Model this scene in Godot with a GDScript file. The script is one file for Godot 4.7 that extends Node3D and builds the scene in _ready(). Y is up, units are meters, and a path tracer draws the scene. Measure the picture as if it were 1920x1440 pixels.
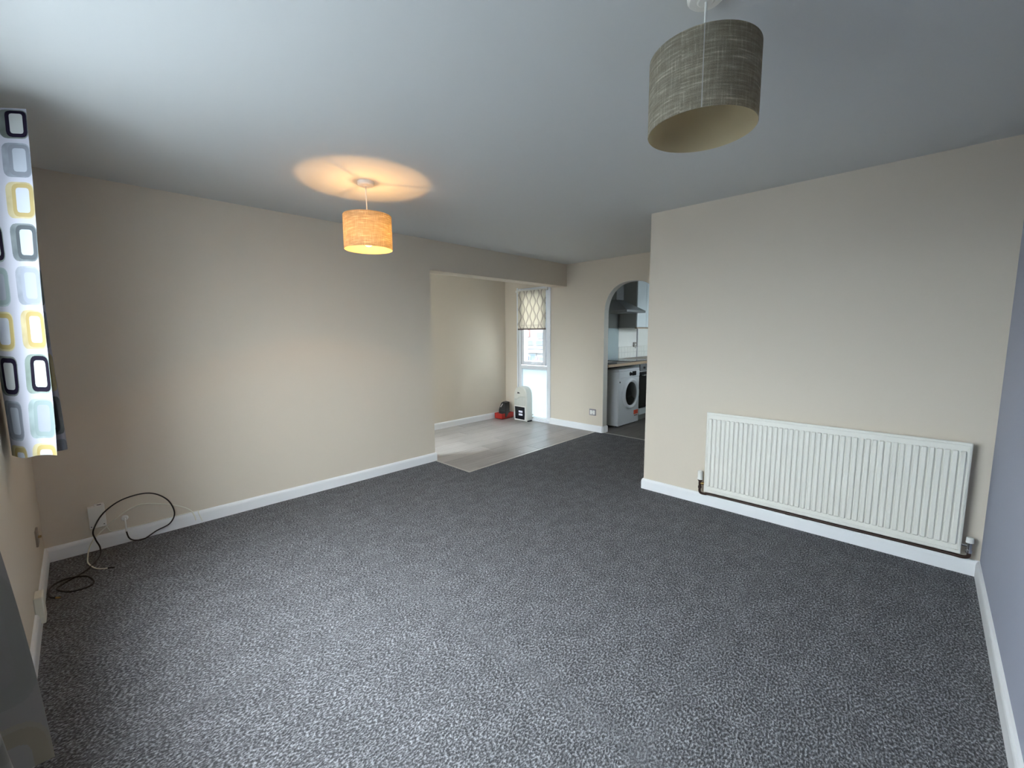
extends Node3D

# ------------------------------------------------------------------ room sizes (metres)
const HC := 2.3            # ceiling height
const WX := -0.238         # inner face of the window wall
const LZ := -3.691         # inner face of the long left wall
const GZ := 0.292          # inner face of the grey wall
const RX := 3.351          # inner face of the radiator wall
const AX := 4.888          # inner face of the arch wall
const RZ := -1.684         # free end of the radiator wall
const JX := 2.59           # jamb of the dining recess
const BY := 1.997          # underside of the beam
const DZ := -4.922         # far wall of the dining recess
const EX := 1.9            # window end of the dining recess
const SK := 0.09           # skirting height
const SD := 0.015          # skirting depth
const KX := 7.4            # far wall of the kitchen

var M := {}
var names := {}
var rng := RandomNumberGenerator.new()


func _ready() -> void:
	rng.seed = 20240611
	view_and_light()
	materials()
	shell()
	floors()
	skirtings()
	windows()
	outside()
	lamps()
	curtains()
	radiator()
	sockets_and_cables()
	roman_blind()
	dehumidifier()
	tool_tray()
	kitchen()


# ------------------------------------------------------------------ camera, sky, exposure
func view_and_light() -> void:
	var yaw := -0.77425
	var pitch := -0.11746
	var roll := -0.00773
	var f := Vector3(cos(pitch) * cos(yaw), sin(pitch), cos(pitch) * sin(yaw))
	var r := f.cross(Vector3.UP).normalized()
	var u := r.cross(f)
	var r2 := r * cos(roll) + u * sin(roll)
	var u2 := u * cos(roll) - r * sin(roll)
	var cam := Camera3D.new()
	cam.name = "camera"
	cam.fov = rad_to_deg(2.0 * atan(720.0 / 796.5))
	cam.near = 0.02
	cam.far = 200.0
	cam.transform = Transform3D(Basis(r2, u2, -f), Vector3(0, 1.3442, 0))
	add_child(cam)
	cam.current = true

	var sm := ProceduralSkyMaterial.new()
	sm.sky_top_color = Color(0.93, 0.975, 1.0)
	sm.sky_horizon_color = Color(0.49, 0.53, 0.555)
	sm.sky_curve = 0.6
	sm.ground_bottom_color = Color(0.25, 0.265, 0.28)
	sm.ground_horizon_color = Color(0.28, 0.295, 0.31)
	sm.sun_angle_max = 1.0
	sm.energy_multiplier = 1.0
	var sky := Sky.new()
	sky.sky_material = sm
	var e := Environment.new()
	e.background_mode = Environment.BG_SKY
	e.sky = sky
	e.background_energy_multiplier = 54.0
	e.ambient_light_source = Environment.AMBIENT_SOURCE_SKY
	e.tonemap_mode = Environment.TONE_MAPPER_LINEAR
	e.tonemap_exposure = 1.04
	e.sdfgi_enabled = true
	e.ssao_enabled = true
	e.ssil_enabled = true
	var we := WorldEnvironment.new()
	we.name = "world_environment"
	we.environment = e
	add_child(we)


# ------------------------------------------------------------------ naming
func numbered(called: String) -> String:
	var n: int = names.get(called, 0)
	names[called] = n + 1
	return called if n == 0 else "%s_%03d" % [called, n]


func thing(called: String, label: String, category: String, at := Vector3.ZERO, group := "") -> Node3D:
	var o := Node3D.new()
	o.name = numbered(called)
	add_child(o)
	o.position = at
	tag(o, label, category, group)
	return o


func tag(o: Node, label: String, category: String, group := "") -> void:
	o.set_meta("label", label)
	o.set_meta("category", category)
	if group != "":
		o.set_meta("group", group)


func put(called: String, g: SurfaceTool, m: Material, parent: Node = self) -> MeshInstance3D:
	var o := MeshInstance3D.new()
	o.mesh = g.commit()
	o.material_override = m
	if parent == self:
		o.name = numbered(called)
		add_child(o)
	else:
		o.name = called
		parent.add_child(o, true)
	return o


func struct(called: String, g: SurfaceTool, m: Material, label: String) -> MeshInstance3D:
	var o := put(called, g, m)
	o.set_meta("kind", "structure")
	o.set_meta("label", label)
	return o


# ------------------------------------------------------------------ shapes
func mb() -> SurfaceTool:
	var st := SurfaceTool.new()
	st.begin(Mesh.PRIMITIVE_TRIANGLES)
	return st


func flat_uv(p: Vector3, n: Vector3) -> Vector2:
	var a := n.abs()
	if a.y >= a.x and a.y >= a.z:
		return Vector2(p.x, p.z)
	if a.x >= a.z:
		return Vector2(p.z, -p.y)
	return Vector2(p.x, -p.y)


func tri(st: SurfaceTool, p: Array, n: Array, uv := []) -> void:
	var g: Vector3 = (p[1] - p[0]).cross(p[2] - p[0])
	var order := [0, 1, 2]
	if g.dot(n[0] + n[1] + n[2]) > 0.0:
		order = [0, 2, 1]
	for i in order:
		st.set_normal(n[i])
		st.set_uv(uv[i] if uv.size() else flat_uv(p[i], n[i]))
		st.add_vertex(p[i])


func quad(st: SurfaceTool, a: Vector3, b: Vector3, c: Vector3, d: Vector3, n: Vector3) -> void:
	tri(st, [a, b, c], [n, n, n])
	tri(st, [a, c, d], [n, n, n])


func box(st: SurfaceTool, lo: Vector3, hi: Vector3, bev := 0.0) -> void:
	var c := (lo + hi) * 0.5
	var h := (hi - lo).abs() * 0.5
	var b := minf(bev, minf(h.x, minf(h.y, h.z)) * 0.95)
	var corner := func(s: Vector3, axis: int) -> Vector3:
		var q := h - Vector3(b, b, b)
		q[axis] = h[axis]
		return c + s * q
	for a in 3:
		var i := (a + 1) % 3
		var j := (a + 2) % 3
		for sg in [-1.0, 1.0]:
			var n := Vector3.ZERO
			n[a] = sg
			var pts := []
			for k in [[-1, -1], [1, -1], [1, 1], [-1, 1]]:
				var s := Vector3.ZERO
				s[a] = sg
				s[i] = k[0]
				s[j] = k[1]
				pts.append(corner.call(s, a))
			quad(st, pts[0], pts[1], pts[2], pts[3], n)
	if b <= 0.0:
		return
	for a in 3:
		var i := (a + 1) % 3
		var j := (a + 2) % 3
		for si in [-1.0, 1.0]:
			for sj in [-1.0, 1.0]:
				var s0 := Vector3.ZERO
				s0[i] = si
				s0[j] = sj
				var s1 := s0
				s0[a] = -1
				s1[a] = 1
				var n := Vector3.ZERO
				n[i] = si
				n[j] = sj
				quad(st, corner.call(s0, i), corner.call(s1, i), corner.call(s1, j), corner.call(s0, j), n.normalized())
	for sx in [-1.0, 1.0]:
		for sy in [-1.0, 1.0]:
			for sz in [-1.0, 1.0]:
				var s := Vector3(sx, sy, sz)
				var n := s.normalized()
				tri(st, [corner.call(s, 0), corner.call(s, 1), corner.call(s, 2)], [n, n, n])


# turns a profile of (radius, height) round the axis of `basis`.y at `at`
func lathe(st: SurfaceTool, profile: Array, at: Vector3, basis := Basis.IDENTITY, seg := 40, smooth := false) -> void:
	var count := profile.size()
	var seg_n := []
	for k in count - 1:
		var d: Vector2 = profile[k + 1] - profile[k]
		seg_n.append(Vector2(d.y, -d.x).normalized())
	for k in count - 1:
		var p0: Vector2 = profile[k]
		var p1: Vector2 = profile[k + 1]
		var n0: Vector2 = seg_n[k]
		var n1: Vector2 = seg_n[k]
		if smooth:
			if k > 0:
				n0 = (seg_n[k] + seg_n[k - 1]).normalized()
			if k < count - 2:
				n1 = (seg_n[k] + seg_n[k + 1]).normalized()
		for i in seg:
			var a0 := TAU * i / seg
			var a1 := TAU * (i + 1) / seg
			var d0 := Vector3(cos(a0), 0, sin(a0))
			var d1 := Vector3(cos(a1), 0, sin(a1))
			var p := [at + basis * (d0 * p0.x + Vector3.UP * p0.y), at + basis * (d1 * p0.x + Vector3.UP * p0.y), at + basis * (d1 * p1.x + Vector3.UP * p1.y), at + basis * (d0 * p1.x + Vector3.UP * p1.y)]
			var n := [basis * (d0 * n0.x + Vector3.UP * n0.y), basis * (d1 * n0.x + Vector3.UP * n0.y), basis * (d1 * n1.x + Vector3.UP * n1.y), basis * (d0 * n1.x + Vector3.UP * n1.y)]
			var u0 := float(i) / seg
			var u1 := float(i + 1) / seg
			var uv := [Vector2(u0, p0.y), Vector2(u1, p0.y), Vector2(u1, p1.y), Vector2(u0, p1.y)]
			if p0.x > 1e-6:
				tri(st, [p[0], p[1], p[2]], [n[0], n[1], n[2]], [uv[0], uv[1], uv[2]])
			if p1.x > 1e-6:
				tri(st, [p[0], p[2], p[3]], [n[0], n[2], n[3]], [uv[0], uv[2], uv[3]])


func smoothed(pts: Array, each := 6) -> Array:
	var out := []
	for i in pts.size() - 1:
		var p0: Vector3 = pts[maxi(i - 1, 0)]
		var p1: Vector3 = pts[i]
		var p2: Vector3 = pts[i + 1]
		var p3: Vector3 = pts[mini(i + 2, pts.size() - 1)]
		for k in each:
			var t := float(k) / each
			out.append(0.5 * (2.0 * p1 + (p2 - p0) * t + (2.0 * p0 - 5.0 * p1 + 4.0 * p2 - p3) * t * t + (3.0 * p1 - p0 - 3.0 * p2 + p3) * t * t * t))
	out.append(pts[-1])
	return out


func tube(st: SurfaceTool, pts: Array, r: float, seg := 10) -> void:
	var rings := []
	var side := Vector3.ZERO
	for i in pts.size():
		var d: Vector3 = (pts[mini(i + 1, pts.size() - 1)] - pts[maxi(i - 1, 0)]).normalized()
		if i == 0:
			side = d.cross(Vector3.UP if absf(d.y) < 0.9 else Vector3.RIGHT).normalized()
		side = (side - d * side.dot(d)).normalized()
		var up := d.cross(side)
		var ring := []
		for k in seg:
			var a := TAU * k / seg
			ring.append(side * cos(a) + up * sin(a))
		rings.append(ring)
	for i in pts.size() - 1:
		for k in seg:
			var l := (k + 1) % seg
			var n := [rings[i][k], rings[i][l], rings[i + 1][l], rings[i + 1][k]]
			var p := [pts[i] + n[0] * r, pts[i] + n[1] * r, pts[i + 1] + n[2] * r, pts[i + 1] + n[3] * r]
			tri(st, [p[0], p[1], p[2]], [n[0], n[1], n[2]])
			tri(st, [p[0], p[2], p[3]], [n[0], n[2], n[3]])
	for e in [0, pts.size() - 1]:
		var other: int = 1 if e == 0 else pts.size() - 2
		var n: Vector3 = (pts[e] - pts[other]).normalized()
		for k in seg:
			tri(st, [pts[e], pts[e] + rings[e][k] * r, pts[e] + rings[e][(k + 1) % seg] * r], [n, n, n])


func rod(st: SurfaceTool, a: Vector3, b: Vector3, r: float, seg := 16) -> void:
	tube(st, [a, b], r, seg)


# a straight bar of w x h section lying from a to b
func bar(st: SurfaceTool, a: Vector3, b: Vector3, w: float, h: float) -> void:
	var d := (b - a).normalized()
	var s := d.cross(Vector3.UP).normalized() * w * 0.5
	var u := Vector3.UP * h
	quad(st, a - s + u, a + s + u, b + s + u, b - s + u, Vector3.UP)
	quad(st, a - s, a + s, b + s, b - s, Vector3.DOWN)
	quad(st, a + s, b + s, b + s + u, a + s + u, s.normalized())
	quad(st, a - s, b - s, b - s + u, a - s + u, -s.normalized())
	quad(st, a - s, a + s, a + s + u, a - s + u, -d)
	quad(st, b - s, b + s, b + s + u, b - s + u, d)


# a flat outline (x, y) set upright or lying by `basis` and given depth along basis.z; round_by chamfers the near edge
func prism(st: SurfaceTool, poly: PackedVector2Array, at: Vector3, basis: Basis, depth: float, round_by := 0.0, sides := true, smooth := false) -> void:
	var front := poly
	if round_by > 0.0:
		var inner := Geometry2D.offset_polygon(poly, -round_by, Geometry2D.JOIN_MITER)
		if inner.size() == 1 and inner[0].size() == poly.size():
			front = align(poly, inner[0])
		else:
			round_by = 0.0
	var to3 := func(p: Vector2, z: float) -> Vector3:
		return at + basis * Vector3(p.x, p.y, z)
	var ix := Geometry2D.triangulate_polygon(front)
	var nf := basis * Vector3(0, 0, 1)
	for i in range(0, ix.size(), 3):
		tri(st, [to3.call(front[ix[i]], depth), to3.call(front[ix[i + 1]], depth), to3.call(front[ix[i + 2]], depth)], [nf, nf, nf])
	ix = Geometry2D.triangulate_polygon(poly)
	for i in range(0, ix.size(), 3):
		tri(st, [to3.call(poly[ix[i]], 0.0), to3.call(poly[ix[i + 1]], 0.0), to3.call(poly[ix[i + 2]], 0.0)], [-nf, -nf, -nf])
	if not sides:
		return
	var turn := -1.0 if Geometry2D.is_polygon_clockwise(poly) else 1.0
	var count := poly.size()
	var en := []
	for i in count:
		var d := poly[(i + 1) % count] - poly[i]
		en.append(Vector2(d.y, -d.x).normalized() * turn)
	for i in count:
		var j := (i + 1) % count
		var n2: Vector2 = en[i]
		var na := n2
		var nb := n2
		if smooth:
			if en[i].dot(en[(i + count - 1) % count]) > 0.75:
				na = (en[i] + en[(i + count - 1) % count]).normalized()
			if en[i].dot(en[j]) > 0.75:
				nb = (en[i] + en[j]).normalized()
		var a3 := basis * Vector3(na.x, na.y, 0)
		var b3 := basis * Vector3(nb.x, nb.y, 0)
		var z := depth - round_by
		tri(st, [to3.call(poly[i], 0.0), to3.call(poly[j], 0.0), to3.call(poly[j], z)], [a3, b3, b3])
		tri(st, [to3.call(poly[i], 0.0), to3.call(poly[j], z), to3.call(poly[i], z)], [a3, b3, a3])
		if round_by > 0.0:
			var ca := (a3 + nf).normalized()
			var cb := (b3 + nf).normalized()
			tri(st, [to3.call(poly[i], z), to3.call(poly[j], z), to3.call(front[j], depth)], [ca, cb, cb])
			tri(st, [to3.call(poly[i], z), to3.call(front[j], depth), to3.call(front[i], depth)], [ca, cb, ca])


func align(poly: PackedVector2Array, inner: PackedVector2Array) -> PackedVector2Array:
	if Geometry2D.is_polygon_clockwise(inner) != Geometry2D.is_polygon_clockwise(poly):
		inner.reverse()
	var best := 0
	for k in inner.size():
		if inner[k].distance_to(poly[0]) < inner[best].distance_to(poly[0]):
			best = k
	var out := PackedVector2Array()
	for k in inner.size():
		out.append(inner[(best + k) % inner.size()])
	return out


func rounded(w: float, h: float, r: float, seg := 5) -> PackedVector2Array:
	var out := PackedVector2Array()
	for c in [[w / 2 - r, h / 2 - r, 0.0], [-w / 2 + r, h / 2 - r, 0.25], [-w / 2 + r, -h / 2 + r, 0.5], [w / 2 - r, -h / 2 + r, 0.75]]:
		for k in seg + 1:
			var a: float = TAU * (c[2] + 0.25 * k / seg)
			out.append(Vector2(c[0] + r * cos(a), c[1] + r * sin(a)))
	return out


# which way a flat front looks: local x to the viewer's right, y up, z towards the viewer
func facing(n: Vector3) -> Basis:
	return Basis(Vector3.UP.cross(n).normalized(), Vector3.UP, n)


# cloth hung in folds: path points are [x at top, z at top, x at bottom, z at bottom]
func cloth(st: SurfaceTool, path: Array, top: float, bottom: float, wobble := 0.0, rows := 40, hem := 0.0) -> void:
	var tops := []
	var bots := []
	for p in path:
		tops.append(Vector3(p[0], top, p[1]))
		bots.append(Vector3(p[2], bottom, p[3]))
	tops = smoothed(tops, 10)
	bots = smoothed(bots, 10)
	var grid := []
	var run := [0.0]
	for i in range(1, bots.size()):
		run.append(run[-1] + (bots[i] - bots[i - 1]).length())
	for j in rows + 1:
		var t := float(j) / rows
		var row := []
		for i in tops.size():
			var p: Vector3 = tops[i].lerp(bots[i], pow(t, 1.15))
			p.x += wobble * t * sin(t * 9.0 + run[i] * 31.0)
			p.z += wobble * t * cos(t * 7.0 + run[i] * 23.0)
			p.y += hem * t * sin(run[i] * 40.0)
			row.append(p)
		grid.append(row)
	var normal_at := func(j: int, i: int) -> Vector3:
		var dx: Vector3 = grid[j][mini(i + 1, tops.size() - 1)] - grid[j][maxi(i - 1, 0)]
		var dy: Vector3 = grid[mini(j + 1, rows)][i] - grid[maxi(j - 1, 0)][i]
		return dx.cross(dy).normalized()
	for j in rows:
		for i in tops.size() - 1:
			var p := [grid[j][i], grid[j][i + 1], grid[j + 1][i + 1], grid[j + 1][i]]
			var n := [normal_at.call(j, i), normal_at.call(j, i + 1), normal_at.call(j + 1, i + 1), normal_at.call(j + 1, i)]
			var v0 := (top - bottom) * j / rows
			var v1 := (top - bottom) * (j + 1) / rows
			var uv := [Vector2(run[i], v0), Vector2(run[i + 1], v0), Vector2(run[i + 1], v1), Vector2(run[i], v1)]
			tri(st, [p[0], p[1], p[2]], [n[0], n[1], n[2]], [uv[0], uv[1], uv[2]])
			tri(st, [p[0], p[2], p[3]], [n[0], n[2], n[3]], [uv[0], uv[2], uv[3]])


# ------------------------------------------------------------------ materials
func mat(c: Color, rough := 0.6, metal := 0.0, spec := 0.5) -> StandardMaterial3D:
	var m := StandardMaterial3D.new()
	m.albedo_color = c
	m.roughness = rough
	m.metallic = metal
	m.metallic_specular = spec
	return m


func rgb8(r: int, g: int, b: int) -> Color:
	return Color(r / 255.0, g / 255.0, b / 255.0)


func noise_bytes(w: int, h: int, freq: float, octaves: int, seed_: int) -> PackedByteArray:
	var n := FastNoiseLite.new()
	n.noise_type = FastNoiseLite.TYPE_SIMPLEX_SMOOTH
	n.frequency = freq
	n.seed = seed_
	n.fractal_type = FastNoiseLite.FRACTAL_FBM if octaves > 1 else FastNoiseLite.FRACTAL_NONE
	n.fractal_octaves = octaves
	var im := n.get_seamless_image(w, h)
	im.convert(Image.FORMAT_L8)
	return im.get_data()


func picture(w: int, h: int, shade: Callable) -> ImageTexture:
	var d := PackedByteArray()
	d.resize(w * h * 3)
	var k := 0
	for y in h:
		for x in w:
			var c: Color = shade.call(x, y)
			d[k] = clampi(int(c.r * 255.0), 0, 255)
			d[k + 1] = clampi(int(c.g * 255.0), 0, 255)
			d[k + 2] = clampi(int(c.b * 255.0), 0, 255)
			k += 3
	return ImageTexture.create_from_image(Image.create_from_data(w, h, false, Image.FORMAT_RGB8, d))


func materials() -> void:
	M.cream = mat(rgb8(213, 202, 186), 0.75)
	M.grey_wall = mat(rgb8(164, 168, 184), 0.7)
	M.ceiling = mat(rgb8(214, 216, 215), 0.8)
	M.gloss = mat(rgb8(236, 237, 238), 0.35)
	M.arch = mat(rgb8(200, 197, 190), 0.6)
	M.plastic = mat(rgb8(232, 231, 226), 0.4)
	M.ivory = mat(rgb8(232, 229, 214), 0.4)
	M.shell = mat(rgb8(212, 210, 200), 0.4)
	M.upvc = mat(rgb8(234, 236, 240), 0.3)
	M.black = mat(rgb8(14, 13, 15), 0.45)
	M.cable = mat(rgb8(22, 18, 17), 0.5)
	M.dark = mat(rgb8(30, 29, 31), 0.6)
	M.gap = mat(rgb8(40, 40, 42), 0.9)
	M.steel = mat(rgb8(128, 130, 130), 0.4, 0.7)
	M.chrome = mat(rgb8(200, 200, 202), 0.2, 1.0)
	M.copper = mat(rgb8(62, 44, 38), 0.5, 0.4)
	M.brass = mat(rgb8(170, 140, 90), 0.35, 0.9)
	M.rad = mat(rgb8(233, 231, 222), 0.4)
	M.trim = mat(rgb8(188, 184, 178), 0.35, 0.3)
	M.glass = mat(Color(0.95, 0.98, 1.0, 0.06), 0.02)
	M.glass.transparency = BaseMaterial3D.TRANSPARENCY_ALPHA
	M.frosted = mat(rgb8(150, 158, 162), 0.3)
	M.frosted.backlight_enabled = true
	M.frosted.backlight = Color(0.765, 0.79, 0.80)
	M.kitchen_wall = mat(rgb8(228, 228, 222), 0.7)
	M.white_goods = mat(rgb8(202, 205, 208), 0.35)
	M.unit = mat(rgb8(206, 213, 214), 0.4)
	M.unit_side = mat(rgb8(150, 150, 144), 0.5)
	M.tile = mat(rgb8(226, 226, 220), 0.2)
	M.grout = mat(rgb8(190, 190, 184), 0.9)
	M.black_glass = mat(rgb8(10, 11, 13), 0.08)
	M.bulb = mat(rgb8(255, 244, 225), 0.4)
	M.bulb.emission_enabled = true
	M.bulb.emission = Color(1.0, 0.80, 0.50)
	M.bulb.emission_energy_multiplier = 9.0

	# carpet: grey heather pile, flecks drawn out along the room
	var big := noise_bytes(1024, 1024, 0.13, 2, 3)
	var fine := noise_bytes(1024, 1024, 0.33, 1, 8)
	var slow := noise_bytes(1024, 1024, 0.012, 2, 5)
	var cv := func(x: int, y: int) -> float:
		var i := y * 1024 + x
		var v := (big[i] / 255.0 - 0.5) * 1.15 + (fine[i] / 255.0 - 0.5) * 0.55 + (slow[i] / 255.0 - 0.5) * 0.15
		return clampf(0.5 + v * 0.95, 0.0, 1.0)
	M.carpet = mat(Color.WHITE, 1.0, 0.0, 0.2)
	M.carpet.albedo_texture = picture(1024, 1024, func(x, y):
		var v: float = cv.call(x, y)
		return Color(0.258, 0.258, 0.266).lerp(Color(0.69, 0.695, 0.712), v * v * (1.6 - 0.6 * v)))
	M.carpet.heightmap_enabled = true
	M.carpet.heightmap_texture = picture(1024, 1024, func(x, y):
		var v: float = cv.call(x, y)
		return Color(v, v, v))
	M.carpet.heightmap_scale = 0.55
	M.carpet.uv1_scale = Vector3(1.0 / 2.1, 1.0 / 1.25, 1)

	# grey oak laminate
	var grain := noise_bytes(512, 512, 0.02, 4, 21)
	var pores := noise_bytes(512, 512, 0.10, 2, 22)
	var oak := picture(512, 512, func(x, y):
		var gx: int = (y * 512 + (x >> 4)) % (512 * 512)
		var v: float = (grain[(y * 6 % 512) * 512 + (x >> 2)] / 255.0 - 0.5) * 0.30 + (pores[gx] / 255.0 - 0.5) * 0.14
		return Color(0.86 + v, 0.85 + v, 0.83 + v))
	M.planks = []
	for c in [rgb8(188, 184, 184), rgb8(180, 176, 176), rgb8(196, 192, 192), rgb8(173, 168, 168)]:
		var m := mat(c, 0.32, 0.0, 0.5)
		m.albedo_texture = oak
		m.uv1_scale = Vector3(0.8, 2.6, 1)
		M.planks.append(m)
	M.kitchen_planks = []
	for c in [rgb8(128, 124, 120), rgb8(116, 112, 109), rgb8(138, 133, 128)]:
		var m := mat(c, 0.45, 0.0, 0.5)
		m.albedo_texture = oak
		m.uv1_scale = Vector3(0.8, 2.6, 1)
		M.kitchen_planks.append(m)
	M.worktop = mat(rgb8(150, 130, 108), 0.35)
	M.worktop.albedo_texture = oak
	M.worktop_edge = mat(rgb8(168, 146, 118), 0.5)

	# linen lampshade
	var weft := noise_bytes(512, 512, 0.035, 3, 31)
	var warp := noise_bytes(512, 512, 0.035, 3, 32)
	var speck := noise_bytes(512, 512, 0.30, 1, 33)
	var linen := picture(512, 512, func(x, y):
		var a: float = weft[(y * 3 % 512) * 512 + (x >> 2)] / 255.0 - 0.5
		var b: float = warp[(x * 4 % 512) * 512 + (y >> 2)] / 255.0 - 0.5
		var v: float = a * 0.17 + b * 0.09 + maxf(a - 0.15, 0.0) * 0.55 + maxf(b - 0.17, 0.0) * 0.35 + (speck[y * 512 + x] / 255.0 - 0.5) * 0.14
		return Color(0.72 + v, 0.71 + v, 0.685 + v))
	M.linen = mat(rgb8(222, 218, 207), 0.9, 0.0, 0.2)
	M.linen.albedo_texture = linen
	M.linen.uv1_scale = Vector3(2, 2.4, 1)
	M.linen.backlight_enabled = true
	M.linen.backlight = Color(1.0, 0.96, 0.86)
	M.seam = mat(rgb8(192, 190, 182), 0.9)
	M.lining = mat(rgb8(206, 190, 156), 0.7)
	M.lining.backlight_enabled = true
	M.lining.backlight = Color(1.0, 0.97, 0.9)

	M.curtain = mat(Color(0.70, 0.70, 0.70), 0.9, 0.0, 0.2)
	M.curtain.albedo_texture = curtain_print(0.0)
	M.curtain.uv1_scale = Vector3(1.0 / 0.39, 1.0 / 1.44, 1)
	M.curtain.uv1_offset = Vector3(0.030, 0, 0)
	M.curtain.backlight_enabled = true
	M.curtain.backlight = Color(0.05, 0.05, 0.055)
	M.curtain_shaded = M.curtain.duplicate()  # near curtain: same print greyed, its shade put into the colour
	M.curtain_shaded.albedo_color = Color(0.95, 0.93, 0.90)
	M.curtain_shaded.albedo_texture = curtain_print(0.8)
	M.curtain_shaded.backlight = Color(0.03, 0.03, 0.03)
	M.blind = mat(Color.WHITE, 0.9, 0.0, 0.2)
	M.blind.albedo_texture = blind_print()
	M.blind.backlight_enabled = true
	M.blind.backlight = Color(0.45, 0.43, 0.4)


func in_round(x: float, y: float, w: float, h: float, r: float) -> bool:
	var q := Vector2(maxf(absf(x) - w / 2 + r, 0), maxf(absf(y) - h / 2 + r, 0))
	return q.length() <= r and absf(x) <= w / 2 and absf(y) <= h / 2


# four columns of nine rounded blocks, each a washed outer shape, a frame and a pale panel
func curtain_print(shade_mix: float) -> ImageTexture:
	var cloth_c := Color(0.80, 0.80, 0.85)
	var schemes := [
		[Color(0.50, 0.53, 0.51), Color(0.14, 0.11, 0.19), Color(0.84, 0.85, 0.84)],
		[Color(0.62, 0.64, 0.68), Color(0.55, 0.57, 0.61), Color(0.74, 0.76, 0.80)],
		[Color(0.80, 0.75, 0.60), Color(0.74, 0.66, 0.46), Color(0.80, 0.82, 0.86)],
		[Color(0.52, 0.55, 0.56), Color(0.38, 0.40, 0.42), Color(0.80, 0.83, 0.84)],
		[Color(0.68, 0.70, 0.74), Color(0.66, 0.68, 0.73), Color(0.72, 0.74, 0.78)],
		[Color(0.84, 0.78, 0.62), Color(0.76, 0.67, 0.45), Color(0.82, 0.83, 0.88)],
		[Color(0.60, 0.65, 0.62), Color(0.13, 0.11, 0.17), Color(0.86, 0.88, 0.87)],
		[Color(0.67, 0.73, 0.73), Color(0.60, 0.66, 0.66), Color(0.66, 0.68, 0.72)],
		[Color(0.88, 0.83, 0.66), Color(0.80, 0.72, 0.48), Color(0.86, 0.88, 0.93)]]
	var shift := [0, 3, 6, 5]
	var wash := noise_bytes(512, 512, 0.012, 3, 44)
	return picture(512, 1152, func(x, y):
		var col: int = x >> 7
		var row: int = y >> 7
		var s: Array = schemes[(row + shift[col]) % 9]
		var px: float = (x & 127) - 64.0
		var py: float = (y & 127) - 64.0
		var v: float = (wash[(y % 512) * 512 + x] / 255.0 - 0.5) * 0.16
		var c := cloth_c
		if in_round(px, py, 98, 112, 22):
			c = s[0]
			c = c + Color(v, v, v)
			if in_round(px + 9, py, 74, 102, 18) and not in_round(px + 9, py, 46, 76, 8):
				c = s[1]
			elif in_round(px + 9, py, 46, 76, 8):
				c = s[2]
		return c.lerp(Color(0.68, 0.66, 0.63), shade_mix))  # greys the print for the shaded copy


func blind_print() -> ImageTexture:
	return picture(320, 384, func(x, y):
		var u: float = x / 320.0 * 0.57
		var w: float = y / 384.0 * 0.61
		var c := Color(0.87, 0.845, 0.79)
		for k in 9:
			var sg := 1.0 if k % 2 == 0 else -1.0
			var cx := -0.02 + k * 0.074
			var wave := sg * sin(TAU * w / 0.235)
			if absf(u - cx - 0.020 * wave) < 0.006:
				c = Color(0.53, 0.50, 0.48)
			elif absf(u - cx - 0.020 * wave + 0.017) < 0.0035:
				c = Color(0.70, 0.66, 0.61)
		return c)


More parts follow.
